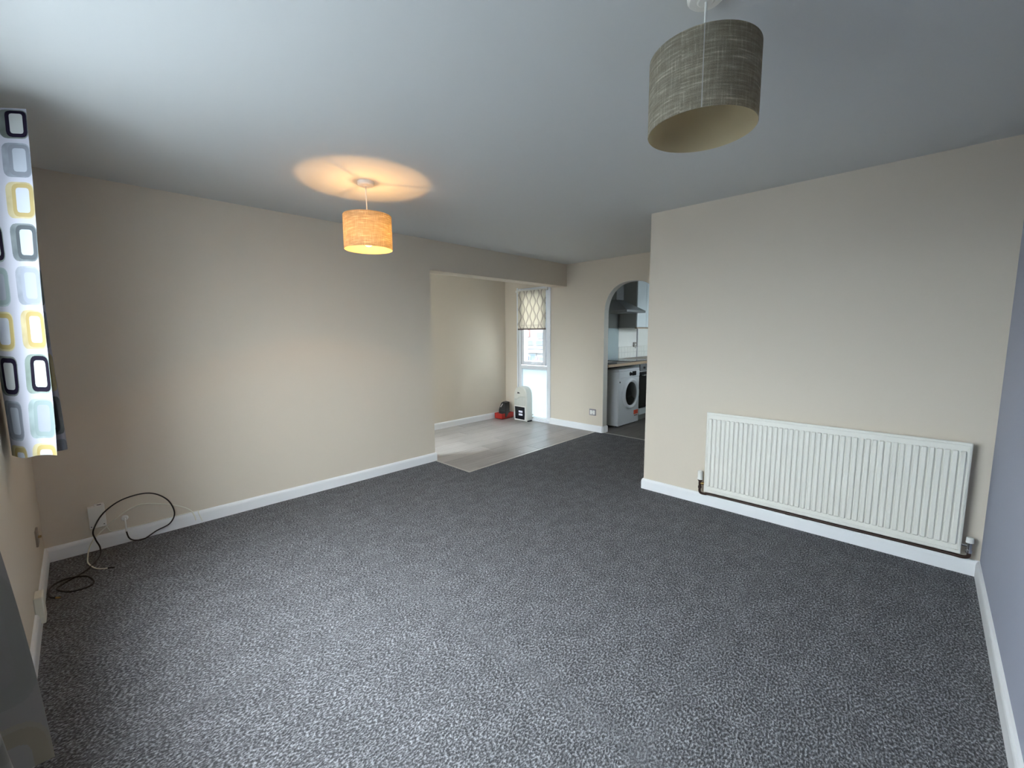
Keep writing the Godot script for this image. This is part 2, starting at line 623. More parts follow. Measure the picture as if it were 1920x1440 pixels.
# ------------------------------------------------------------------ walls and ceiling
func shell() -> void:
	var t := mb()
	box(t, Vector3(WX - 0.17, 0, LZ - 0.2), Vector3(WX, 0.87, 0.6))
	box(t, Vector3(WX - 0.17, 2.19, LZ - 0.2), Vector3(WX, HC, 0.6))
	box(t, Vector3(WX - 0.17, 0.87, LZ - 0.2), Vector3(WX, 2.19, -2.45))
	box(t, Vector3(WX - 0.17, 0.87, -0.66), Vector3(WX, 2.19, 0.6))
	struct("wall_window", t, M.cream, "cream wall with the curtained window opening, beside the camera")

	t = mb()
	box(t, Vector3(WX, 0, LZ - 0.20), Vector3(JX, HC, LZ))
	struct("wall_left", t, M.cream, "long cream wall behind the lit pendant lamp and black cable")
	t = mb()
	box(t, Vector3(JX, BY, LZ - 0.20), Vector3(AX, HC, LZ))
	struct("beam", t, M.cream, "cream ceiling beam over the opening to the dining recess")

	t = mb()
	box(t, Vector3(RX, 0, RZ), Vector3(RX + 0.11, HC, 0.6))
	struct("wall_radiator", t, M.cream, "cream wall that carries the long white radiator")
	t = mb()
	box(t, Vector3(RX + 0.11, 0, RZ), Vector3(AX, HC, RZ + 0.1))
	struct("wall_passage", t, M.cream, "cream side wall of the passage behind the radiator wall")
	t = mb()
	box(t, Vector3(WX, 0, GZ), Vector3(RX, HC, GZ + 0.2))
	struct("wall_grey", t, M.grey_wall, "blue-grey painted wall at the right edge of the room")

	# the wall with the recess window and the arch: one outline (z, y), cut by both openings
	var poly := PackedVector2Array()
	poly.append(Vector2(DZ - 0.2, 0))
	poly.append(Vector2(DZ - 0.2, HC))
	poly.append(Vector2(RZ + 0.1, HC))
	poly.append(Vector2(RZ + 0.1, 0))
	var arch := arch_line()
	for i in arch.size():
		poly.append(arch[arch.size() - 1 - i])
	for p in [Vector2(-4.0, 0), Vector2(-4.0, 2.035), Vector2(-4.63, 2.035), Vector2(-4.63, 0)]:
		poly.append(p)
	t = mb()
	prism(t, poly, Vector3(AX, 0, 0), Basis(Vector3(0, 0, 1), Vector3(0, 1, 0), Vector3(1, 0, 0)), 0.10)
	var far := struct("wall_arch", t, M.cream, "cream end wall with the narrow window and the kitchen arch")
	t = mb()
	for i in arch.size() - 1:
		var a: Vector2 = arch[i]
		var b: Vector2 = arch[i + 1]
		var n2 := Vector2(b.y - a.y, a.x - b.x).normalized()
		var k := n2 * 0.003
		var n := Vector3(0, n2.y, n2.x)
		quad(t, Vector3(AX - 0.001, a.y + k.y, a.x + k.x), Vector3(AX + 0.101, a.y + k.y, a.x + k.x), Vector3(AX + 0.101, b.y + k.y, b.x + k.x), Vector3(AX - 0.001, b.y + k.y, b.x + k.x), n)
		quad(t, Vector3(AX - 0.001, a.y, a.x), Vector3(AX - 0.001, b.y, b.x), Vector3(AX - 0.001, b.y + k.y, b.x + k.x), Vector3(AX - 0.001, a.y + k.y, a.x + k.x), Vector3(-1, 0, 0))
		quad(t, Vector3(AX + 0.101, a.y, a.x), Vector3(AX + 0.101, b.y, b.x), Vector3(AX + 0.101, b.y + k.y, b.x + k.x), Vector3(AX + 0.101, a.y + k.y, a.x + k.x), Vector3(1, 0, 0))
	put("arch_lining", t, M.arch, far)

	# dining recess
	t = mb()
	box(t, Vector3(EX - 0.25, 0, DZ - 0.2), Vector3(AX, HC, DZ))
	struct("wall_recess", t, M.cream, "cream side wall of the dining recess with grey laminate")
	t = mb()
	box(t, Vector3(EX - 0.25, 0, DZ), Vector3(EX, 0.06, LZ - 0.2))
	box(t, Vector3(EX - 0.25, 2.05, DZ), Vector3(EX, HC, LZ - 0.2))
	box(t, Vector3(EX - 0.25, 0.06, DZ), Vector3(EX, 2.05, DZ + 0.42))
	box(t, Vector3(EX - 0.25, 0.06, LZ - 0.28), Vector3(EX, 2.05, LZ - 0.2))
	struct("wall_recess_end", t, M.cream, "cream end wall of the recess round its tall hidden window")

	# kitchen
	t = mb()
	box(t, Vector3(AX + 0.1, 0, LZ - 0.2), Vector3(KX + 0.2, HC, LZ))
	struct("wall_kitchen", t, M.kitchen_wall, "off-white kitchen wall behind the cooker hood")
	t = mb()
	box(t, Vector3(KX, 0, LZ), Vector3(KX + 0.2, HC, -1.65))
	struct("wall_kitchen_end", t, M.kitchen_wall, "off-white end wall of the kitchen")
	t = mb()
	box(t, Vector3(AX + 0.1, 0, -1.75), Vector3(6.1, HC, -1.58))
	box(t, Vector3(7.1, 0, -1.75), Vector3(KX, HC, -1.58))
	box(t, Vector3(6.1, 0, -1.75), Vector3(7.1, 1.1, -1.58))
	box(t, Vector3(6.1, 2.0, -1.75), Vector3(7.1, HC, -1.58))
	struct("wall_kitchen_side", t, M.kitchen_wall, "off-white kitchen wall round its own window, out of sight")

	t = mb()
	box(t, Vector3(WX - 0.17, HC, LZ - 0.2), Vector3(KX + 0.2, HC + 0.2, 0.6))
	box(t, Vector3(EX - 0.25, HC, DZ - 0.2), Vector3(AX + 0.1, HC + 0.2, LZ - 0.2))
	struct("ceiling", t, M.ceiling, "plain white painted ceiling")


# half of the arch outline and the other half, from the left foot to the right foot, as (z, y)
func arch_line() -> Array:
	var out := [Vector2(-3.076, 0)]
	for i in 41:
		var a := PI * (1.0 - i / 40.0)
		var c := cos(a)
		var s := sin(a)
		out.append(Vector2(-2.686 + 0.39 * signf(c) * pow(absf(c), 2.0 / 2.3), 1.575 + 0.416 * pow(absf(s), 2.0 / 2.3)))
	out.append(Vector2(-2.296, 0))
	return out


# ------------------------------------------------------------------ floors
func lay_planks(base: Node, region: PackedVector2Array, x0: float, x1: float, z0: float, rows: int, mats: Array, width: float) -> void:
	for r in rows:
		var x := x0 - rng.randf() * 1.1
		while x < x1:
			var piece := PackedVector2Array([Vector2(x + 0.001, z0 + r * width + 0.001), Vector2(x + 1.199, z0 + r * width + 0.001), Vector2(x + 1.199, z0 + (r + 1) * width - 0.001), Vector2(x + 0.001, z0 + (r + 1) * width - 0.001)])
			for cut in Geometry2D.intersect_polygons(piece, region):
				var t := mb()
				# lying flat: outline (x, z), depth upwards
				var flip := PackedVector2Array()
				for p in cut:
					flip.append(Vector2(p.x, -p.y))
				prism(t, flip, Vector3(0, -0.008, 0), Basis(Vector3(1, 0, 0), Vector3(0, 0, -1), Vector3(0, 1, 0)), 0.008, 0.0012)
				put("plank", t, mats[rng.randi() % mats.size()], base)
			x += 1.2


func floors() -> void:
	var t := mb()
	box(t, Vector3(WX - 0.17, -0.25, DZ - 0.2), Vector3(KX + 0.2, -0.02, 0.6))
	struct("floor_slab", t, M.gap, "concrete slab under carpet and laminate")
	# carpet: an outline (x, z) round the laminate
	var poly := PackedVector2Array([Vector2(WX, GZ), Vector2(WX, LZ), Vector2(2.585, LZ), Vector2(2.585, -3.122), Vector2(AX, -3.175), Vector2(AX, -3.076), Vector2(4.91, -3.076), Vector2(4.91, -2.296), Vector2(AX, -2.296), Vector2(AX, RZ), Vector2(RX, RZ), Vector2(RX, GZ)])
	var flip := PackedVector2Array()
	for p in poly:
		flip.append(Vector2(p.x, -p.y))
	t = mb()
	prism(t, flip, Vector3(0, -0.02, 0), Basis(Vector3(1, 0, 0), Vector3(0, 0, -1), Vector3(0, 1, 0)), 0.02)
	struct("floor", t, M.carpet, "mottled dark grey fitted carpet over the living room")

	t = mb()
	box(t, Vector3(EX, -0.02, DZ), Vector3(AX, -0.0085, -3.19))
	var base := struct("floor_recess", t, M.gap, "pale grey-brown wood laminate boards in the dining recess")
	lay_planks(base, PackedVector2Array([Vector2(EX, DZ), Vector2(AX, DZ), Vector2(AX, -3.190), Vector2(2.600, -3.137), Vector2(2.600, LZ - 0.2), Vector2(EX, LZ - 0.2)]), EX, AX, DZ, 10, M.planks, 0.192)
	t = mb()
	box(t, Vector3(4.91, -0.02, LZ), Vector3(KX, -0.0085, -1.75))
	base = struct("floor_kitchen", t, M.gap, "darker grey wood-look kitchen floor beyond the arch")
	lay_planks(base, PackedVector2Array([Vector2(AX + 0.1, LZ), Vector2(KX, LZ), Vector2(KX, -1.75), Vector2(AX + 0.1, -1.75), Vector2(AX + 0.1, -2.296), Vector2(4.92, -2.296), Vector2(4.92, -3.076), Vector2(AX + 0.1, -3.076)]), 4.9, KX, LZ, 11, M.kitchen_planks, 0.18)

	t = mb()
	bar(t, Vector3(2.592, -0.004, LZ - 0.01), Vector3(2.592, -0.004, -3.120), 0.018, 0.007)
	bar(t, Vector3(2.584, -0.004, -3.129), Vector3(AX, -0.004, -3.182), 0.018, 0.007)
	struct("trim_1", t, M.trim, "thin pale metal strip where recess laminate meets carpet")
	t = mb()
	bar(t, Vector3(4.915, -0.004, -3.07), Vector3(4.915, -0.004, -2.30), 0.022, 0.007)
	struct("trim_2", t, M.trim, "thin metal threshold strip under the kitchen arch")


# ------------------------------------------------------------------ skirting boards
func board(st: SurfaceTool, a: Vector2, b: Vector2, n: Vector2, ea := 0.0, eb := 0.0) -> void:
	# a, b on the wall (x, z); n out of the wall; ea, eb lengthen the front for outer corners
	var d := (b - a).normalized()
	var f := func(p: Vector2, along: float, out: float, y: float) -> Vector3:
		var q := p + d * along + n * out
		return Vector3(q.x, y, q.y)
	var n3 := Vector3(n.x, 0, n.y)
	var prof := [[SD, 0.0], [SD, SK - 0.022], [SD - 0.002, SK - 0.012], [SD - 0.007, SK - 0.002], [0.0, SK]]
	var norms := [n3, (n3 + Vector3(0, 0.2, 0)).normalized(), (n3 + Vector3(0, 0.6, 0)).normalized(), (n3 * 0.3 + Vector3.UP).normalized()]
	for i in 4:
		var o0: float = prof[i][0]
		var o1: float = prof[i + 1][0]
		quad(st, f.call(a, -ea * o0, o0, prof[i][1]), f.call(b, eb * o0, o0, prof[i][1]), f.call(b, eb * o1, o1, prof[i + 1][1]), f.call(a, -ea * o1, o1, prof[i + 1][1]), norms[i])
	var d3 := Vector3(d.x, 0, d.y)
	for e in [[a, -1.0, ea], [b, 1.0, eb]]:
		for i in 4:
			var o0: float = prof[i][0]
			var o1: float = prof[i + 1][0]
			quad(st, f.call(e[0], e[1] * e[2] * o0, o0, prof[i][1]), f.call(e[0], e[1] * e[2] * o1, o1, prof[i + 1][1]), f.call(e[0], 0.0, 0.0, prof[i + 1][1]), f.call(e[0], 0.0, 0.0, prof[i][1]), d3 * e[1])


func skirtings() -> void:
	var t := mb()
	board(t, Vector2(WX, LZ), Vector2(WX, GZ), Vector2(1, 0), -1, -1)
	struct("baseboard_window", t, M.gloss, "white skirting board under the curtained window")
	t = mb()
	board(t, Vector2(WX, LZ), Vector2(JX, LZ), Vector2(0, 1), -1, 1)
	board(t, Vector2(JX, LZ), Vector2(JX, LZ - 0.2), Vector2(1, 0), 1, 0)
	struct("baseboard_left", t, M.gloss, "white skirting board behind the loose cables")
	t = mb()
	board(t, Vector2(RX, RZ), Vector2(RX, GZ), Vector2(-1, 0), 1, -1)
	board(t, Vector2(RX, RZ), Vector2(AX, RZ), Vector2(0, -1), 1, -1)
	struct("baseboard_radiator", t, M.gloss, "white skirting board under the radiator")
	t = mb()
	board(t, Vector2(WX, GZ), Vector2(RX, GZ), Vector2(0, -1), -1, -1)
	struct("baseboard_grey", t, M.gloss, "white skirting board along the blue-grey wall")
	t = mb()
	board(t, Vector2(AX, -4.0), Vector2(AX, -3.076), Vector2(-1, 0), 0, 0)
	board(t, Vector2(AX, -3.076), Vector2(AX + 0.1, -3.076), Vector2(0, 1), 0, 1)
	board(t, Vector2(AX, -2.296), Vector2(AX, RZ), Vector2(-1, 0), 0, -1)
	struct("baseboard_arch", t, M.gloss, "white skirting board between recess window and arch")
	t = mb()
	board(t, Vector2(EX, DZ), Vector2(AX, DZ), Vector2(0, 1), -1, 0)
	board(t, Vector2(AX, DZ), Vector2(AX, -4.63), Vector2(-1, 0), -1, 0)
	struct("baseboard_recess", t, M.gloss, "white skirting board along the dining recess")


# ------------------------------------------------------------------ windows
func frame(st: SurfaceTool, n: Vector3, c: Vector3, w: float, h: float, bar_w: float, depth: float) -> void:
	# a rectangular frame looking along n, centred on c
	var s := Vector3.UP.cross(n).abs()
	for k in [-1.0, 1.0]:
		var m: Vector3 = c + s * k * (w - bar_w) / 2
		var half := s * bar_w / 2 + Vector3.UP * h / 2 + n.abs() * depth / 2
		box(st, m - half, m + half, 0.004)
		m = c + Vector3.UP * k * (h - bar_w) / 2
		half = s * (w - 2 * bar_w) / 2 + Vector3.UP * bar_w / 2 + n.abs() * depth / 2
		box(st, m - half, m + half, 0.004)


func panel(st: SurfaceTool, n: Vector3, c: Vector3, w: float, h: float, depth: float) -> void:
	var half := Vector3.UP.cross(n).abs() * w / 2 + Vector3.UP * h / 2 + n.abs() * depth / 2
	box(st, c - half, c + half)


func windows() -> void:
	var x := Vector3(1, 0, 0)
	# 1: the narrow window of the recess: a casement over a frosted light
	var t := mb()
	frame(t, x, Vector3(4.925, 1.0225, -4.315), 0.63, 2.025, 0.055, 0.07)
	box(t, Vector3(4.89, 0.80, -4.575), Vector3(4.96, 0.855, -4.055), 0.004)
	box(t, Vector3(4.862, 0.0, -4.64), Vector3(4.90, 0.03, -3.99), 0.004)
	box(t, Vector3(4.876, 0.03, -4.655), Vector3(4.888, 2.05, -4.628), 0.003)
	box(t, Vector3(4.876, 0.03, -4.002), Vector3(4.888, 2.05, -3.975), 0.003)
	var w := struct("window_1", t, M.upvc, "narrow white window beside the arch with frosted lower light")
	t = mb()
	frame(t, x, Vector3(4.915, 1.43, -4.310), 0.49, 1.13, 0.058, 0.085)
	var sash := put("sash", t, M.upvc, w)
	t = mb()
	box(t, Vector3(4.862, 0.872, -4.34), Vector3(4.874, 0.892, -4.28), 0.003)
	box(t, Vector3(4.850, 0.876, -4.345), Vector3(4.862, 0.888, -4.27), 0.003)
	put("handle", t, M.upvc, sash)
	t = mb()
	box(t, Vector3(4.885, 0.87, -4.568), Vector3(4.905, 1.99, -4.556))
	put("gasket", t, M.dark, w)
	t = mb()
	panel(t, x, Vector3(4.925, 1.43, -4.31), 0.38, 1.02, 0.006)
	put("pane", t, M.glass, w)
	t = mb()
	panel(t, x, Vector3(4.925, 0.43, -4.315), 0.52, 0.745, 0.006)
	put("frosted_pane", t, M.frosted, w)

	# 2: the living room window beside the camera, behind the curtains
	t = mb()
	frame(t, x, Vector3(WX - 0.12, 1.53, -1.555), 1.79, 1.32, 0.05, 0.07)
	box(t, Vector3(WX - 0.155, 0.91, -1.580), Vector3(WX - 0.085, 2.15, -1.530), 0.004)
	box(t, Vector3(WX - 0.09, 0.868, -2.45), Vector3(WX - 0.004, 0.884, -0.66), 0.006)
	w = struct("window_2", t, M.upvc, "white window between the two patterned curtains")
	for z in [-1.99, -1.12]:
		t = mb()
		panel(t, x, Vector3(WX - 0.12, 1.53, z), 0.82, 1.22, 0.006)
		put("pane", t, M.glass, w)
	# 3: the tall window at the hidden end of the recess
	t = mb()
	frame(t, x, Vector3(EX - 0.15, 1.055, -4.2365), 0.531, 1.99, 0.05, 0.07)
	w = struct("window_3", t, M.upvc, "tall white window at the hidden end of the recess")
	t = mb()
	panel(t, x, Vector3(EX - 0.15, 1.055, -4.2365), 0.44, 1.89, 0.006)
	put("pane", t, M.glass, w)
	# 4: the kitchen window
	t = mb()
	frame(t, Vector3(0, 0, 1), Vector3(6.6, 1.55, -1.66), 1.0, 0.9, 0.06, 0.07)
	w = struct("window_4", t, M.upvc, "white kitchen window out of sight beyond the arch")
	t = mb()
	panel(t, Vector3(0, 0, 1), Vector3(6.6, 1.55, -1.66), 0.88, 0.78, 0.006)
	put("pane", t, M.glass, w)


# ------------------------------------------------------------------ what shows through the narrow window
func outside() -> void:
	var t := mb()
	box(t, Vector3(-60, -0.6, -70), Vector3(80, -0.45, 60))
	struct("ground", t, mat(rgb8(82, 85, 88), 0.9), "grey paved ground outside the building")

	var pale := mat(rgb8(92, 90, 87), 0.8)  # street colours from here darkened to offset the strong daylight
	var glaze := mat(rgb8(64, 72, 80), 0.3, 0.0, 0.2)
	var b := thing("shop_building", "pale rendered shop building across the street, its colours darkened against daylight glare, seen through the narrow window", "building", Vector3(20, -0.45, -18))
	t = mb()
	box(t, Vector3(0.1, 0, -12), Vector3(6, 6.5, 12))
	put("wall", t, pale, b)
	t = mb()
	box(t, Vector3(0.0, 1.6, -0.42), Vector3(0.1, 3.6, -0.02), 0.01)
	put("brick_pier", t, mat(rgb8(92, 58, 54), 0.9), b)
	t = mb()
	box(t, Vector3(0.0, 0.83, -1.5), Vector3(0.1, 1.03, 3), 0.01)
	put("fascia", t, mat(rgb8(54, 62, 70), 0.6), b)
	t = mb()
	box(t, Vector3(-0.1, 0.60, -1.5), Vector3(0.1, 0.80, 3), 0.01)
	put("canopy", t, mat(rgb8(104, 104, 106), 0.6), b)
	for q in [[0.46, 1.08, 1.14, 1.40], [0.56, 1.50, 1.12, 1.9], [-0.4, 1.08, 0.30, 1.40], [0.0, 0.05, 0.5, 0.55], [0.75, 0.05, 1.15, 0.38]]:
		t = mb()
		box(t, Vector3(0.03, q[1], q[0]), Vector3(0.1, q[3], q[2]), 0.008)
		var win := put("window", t, mat(rgb8(100, 100, 100), 0.4), b)
		t = mb()
		box(t, Vector3(0.015, q[1] + 0.03, q[0] + 0.03), Vector3(0.05, q[3] - 0.03, q[2] - 0.03))
		put("pane", t, glaze, win)

	var sg := thing("street_sign", "small purple and red upright sign before the shop across the street", "sign", Vector3(19.2, -0.45, -16.72))
	t = mb()
	box(t, Vector3(-0.02, 0.25, -0.11), Vector3(0.02, 0.46, 0.11), 0.005)
	put("upper_board", t, mat(rgb8(56, 46, 86), 0.5), sg)
	t = mb()
	box(t, Vector3(-0.02, 0.02, -0.11), Vector3(0.02, 0.25, 0.11), 0.005)
	put("lower_board", t, mat(rgb8(92, 22, 38), 0.5), sg)
	t = mb()
	lathe(t, [Vector2(0, 0.008), Vector2(0.045, 0.008), Vector2(0.045, 0)], Vector3(-0.02, 0.16, 0), Basis(Vector3(0, 1, 0), Vector3(-1, 0, 0), Vector3(0, 0, 1)), 20)
	put("disc", t, mat(rgb8(110, 108, 108), 0.5), sg)
	t = mb()
	box(t, Vector3(-0.02, 0, -0.08), Vector3(0.02, 0.03, 0.08))
	put("foot", t, M.dark, sg)
	var hues := [rgb8(46, 60, 82), rgb8(54, 68, 60)]
	for k in 2:
		t = mb()
		lathe(t, [Vector2(0, 0.46), Vector2(0.04, 0.45), Vector2(0.055, 0.42), Vector2(0.055, 0), Vector2(0, 0)], Vector3.ZERO, Basis.IDENTITY, 16)
		var o := put("bollard", t, mat(hues[k], 0.5))
		o.position = Vector3(19.2, -0.45, -17.38 + 0.16 * k)
		tag(o, ["blue bollard in the street, left of the green one", "green bollard in the street, left of the small sign"][k], "bollard", "bollards outside the narrow window")


# ------------------------------------------------------------------ pendant lamps
func pendant(label: String, at: Vector3, top: float, bottom: float, lit: bool, seam_turn: float) -> void:
	var o := thing("pendant_lamp", label, "lamp", at, "drum pendant lamps")
	var t := mb()
	lathe(t, [Vector2(0, -0.027), Vector2(0.020, -0.027), Vector2(0.024, -0.024), Vector2(0.044, -0.022), Vector2(0.050, -0.016), Vector2(0.052, 0.0), Vector2(0, 0)], Vector3.ZERO, Basis.IDENTITY, 36)
	put("ceiling_rose", t, M.plastic, o)
	t = mb()
	rod(t, Vector3(0, -0.02, 0), Vector3(0, top + 0.02, 0), 0.0032, 12)
	put("cord", t, M.plastic, o)
	t = mb()
	lathe(t, [Vector2(0, 0.052), Vector2(0.006, 0.05), Vector2(0.010, 0.012), Vector2(0.018, 0.004), Vector2(0.019, -0.040), Vector2(0, -0.040)], Vector3(0, top - 0.012, 0), Basis.IDENTITY, 24)
	put("lamp_holder", t, M.plastic, o)
	# wire carrier: a ring round the holder, three spokes, the rims of the shade
	var wire := mb()
	lathe(wire, [Vector2(0.019, -0.026), Vector2(0.026, -0.026), Vector2(0.026, -0.022), Vector2(0.019, -0.022)], Vector3(0, top, 0), Basis.IDENTITY, 24)
	for k in 3:
		var a := TAU * k / 3 + 0.5
		var d := Vector3(cos(a), 0, sin(a))
		rod(wire, d * 0.024 + Vector3(0, top - 0.024, 0), d * 0.1455 + Vector3(0, top - 0.006, 0), 0.0024, 8)
	put("wire_carrier", wire, M.plastic, o)
	var r := 0.148
	t = mb()
	lathe(t, [Vector2(r - 0.0010, bottom), Vector2(r, bottom + 0.001), Vector2(r, top - 0.001), Vector2(r - 0.0010, top)], Vector3.ZERO, Basis.IDENTITY, 96)
	var sh := put("shade", t, M.linen, o)
	t = mb()
	lathe(t, [Vector2(r - 0.0012, top), Vector2(r - 0.0012, bottom)], Vector3.ZERO, Basis.IDENTITY, 96)
	put("lining", t, M.lining, sh)
	t = mb()
	var a := seam_turn
	var seam_at := Vector3(cos(a), 0, sin(a))
	var seam_s := Vector3(-sin(a), 0, cos(a))
	var p0 := seam_at * (r + 0.0008)
	quad(t, p0 - seam_s * 0.0012 + Vector3(0, bottom, 0), p0 + seam_s * 0.0012 + Vector3(0, bottom, 0), p0 + seam_s * 0.0012 + Vector3(0, top, 0), p0 - seam_s * 0.0012 + Vector3(0, top, 0), seam_at)
	put("seam", t, M.seam, sh)
	if not lit:
		return
	t = mb()
	var prof := [Vector2(0.0, -0.190)]
	for k in range(1, 13):
		var ang := PI / 2 * k / 12
		prof.append(Vector2(0.030 * sin(ang), -0.160 - 0.030 * cos(ang)))
	prof.append_array([Vector2(0.028, -0.140), Vector2(0.021, -0.112), Vector2(0.015, -0.092), Vector2(0.0, -0.090)])
	lathe(t, prof, Vector3(0, top + 0.0, 0) + Vector3(0, 0.205 - 0.205, 0), Basis.IDENTITY, 28, true)
	var bulb := put("bulb", t, M.bulb, o)
	bulb.position = Vector3(0, 0.0, 0)
	var lamp := OmniLight3D.new()
	lamp.name = "bulb_light"
	lamp.position = Vector3(0, top - 0.118, 0)
	lamp.light_color = Color(1.0, 0.76, 0.47)
	lamp.light_energy = 0.17
	lamp.light_size = 0.010
	lamp.omni_range = 14.0
	lamp.omni_attenuation = 2.0
	lamp.shadow_enabled = true
	o.add_child(lamp)


func lamps() -> void:
	pendant("lit pendant lamp with a glowing linen drum shade before the long cream wall", Vector3(1.37, HC, -2.616), 2.095 - HC, 1.886 - HC, true, 0.4)
	pendant("unlit pendant lamp with a grey linen drum shade, the one nearest the camera", Vector3(1.335, HC, -0.525), 2.130 - HC, 1.928 - HC, false, 2.77)


# ------------------------------------------------------------------ curtains
func curtains() -> void:
	var o := thing("curtain", "patterned short curtain with rounded grey, mustard and black blocks, gathered left of the window", "curtain", Vector3.ZERO, "pair of short window curtains")
	var t := mb()
	cloth(t, [[-0.050, -2.500, -0.093, -2.500], [-0.105, -2.545, -0.140, -2.530], [-0.175, -2.600, -0.190, -2.575], [-0.215, -2.640, -0.222, -2.620], [-0.175, -2.640, -0.170, -2.625], [-0.085, -2.590, -0.078, -2.560], [-0.085, -2.640, -0.080, -2.610], [-0.200, -2.720, -0.205, -2.700], [-0.150, -2.740, -0.140, -2.720], [-0.080, -2.700, -0.085, -2.680], [-0.190, -2.800, -0.200, -2.790]], 2.200, 0.868, 0.004, 48, 0.006)
	put("fabric", t, M.curtain, o)
	rings(o, [[-0.160, -2.580], [-0.150, -2.628], [-0.150, -2.684], [-0.150, -2.745]], 2.165)

	o = thing("curtain", "lining side of the patterned curtain nearest the camera, its print greyed to imitate shade", "curtain", Vector3.ZERO, "pair of short window curtains")
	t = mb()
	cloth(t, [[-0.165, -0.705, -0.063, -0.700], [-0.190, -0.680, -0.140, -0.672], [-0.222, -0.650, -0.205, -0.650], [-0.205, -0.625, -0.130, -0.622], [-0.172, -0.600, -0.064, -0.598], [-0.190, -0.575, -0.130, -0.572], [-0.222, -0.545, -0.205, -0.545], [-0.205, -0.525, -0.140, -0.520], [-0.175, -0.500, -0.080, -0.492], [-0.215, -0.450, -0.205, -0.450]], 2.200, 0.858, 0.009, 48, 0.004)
	put("fabric", t, M.curtain_shaded, o)
	rings(o, [[-0.180, -0.675], [-0.180, -0.618], [-0.180, -0.570], [-0.180, -0.518]], 2.165)

	o = thing("curtain_pole", "dark curtain pole that carries both block print curtains", "curtain pole")
	t = mb()
	rod(t, Vector3(-0.165, 2.165, -2.88), Vector3(-0.165, 2.165, -0.38), 0.011, 20)
	put("pole", t, M.dark, o)
	for z in [-2.88, -0.38]:
		t = mb()
		var s := signf(z + 1.6)
		lathe(t, [Vector2(0, 0.055), Vector2(0.014, 0.048), Vector2(0.020, 0.030), Vector2(0.016, 0.010), Vector2(0.011, 0.0)], Vector3(-0.165, 2.165, z), Basis(Vector3(1, 0, 0), Vector3(0, 0, s), Vector3(0, -s, 0)), 20, true)
		put("finial", t, M.dark, o)
	for z in [-2.845, -0.41]:
		t = mb()
		rod(t, Vector3(-0.165, 2.165, z), Vector3(WX, 2.165, z), 0.007, 12)
		box(t, Vector3(WX, 2.12, z - 0.02), Vector3(WX + 0.008, 2.21, z + 0.02), 0.003)
		put("bracket", t, M.dark, o)


func rings(o: Node3D, at: Array, y: float) -> void:
	for p in at:
		var t := mb()
		lathe(t, [Vector2(0.015, -0.004), Vector2(0.024, -0.004), Vector2(0.026, 0), Vector2(0.024, 0.004), Vector2(0.015, 0.004), Vector2(0.015, -0.004)], Vector3(p[0], y, p[1]), Basis(Vector3(1, 0, 0), Vector3(0, 0, 1), Vector3(0, -1, 0)), 24)
		put("eyelet", t, M.dark, o)


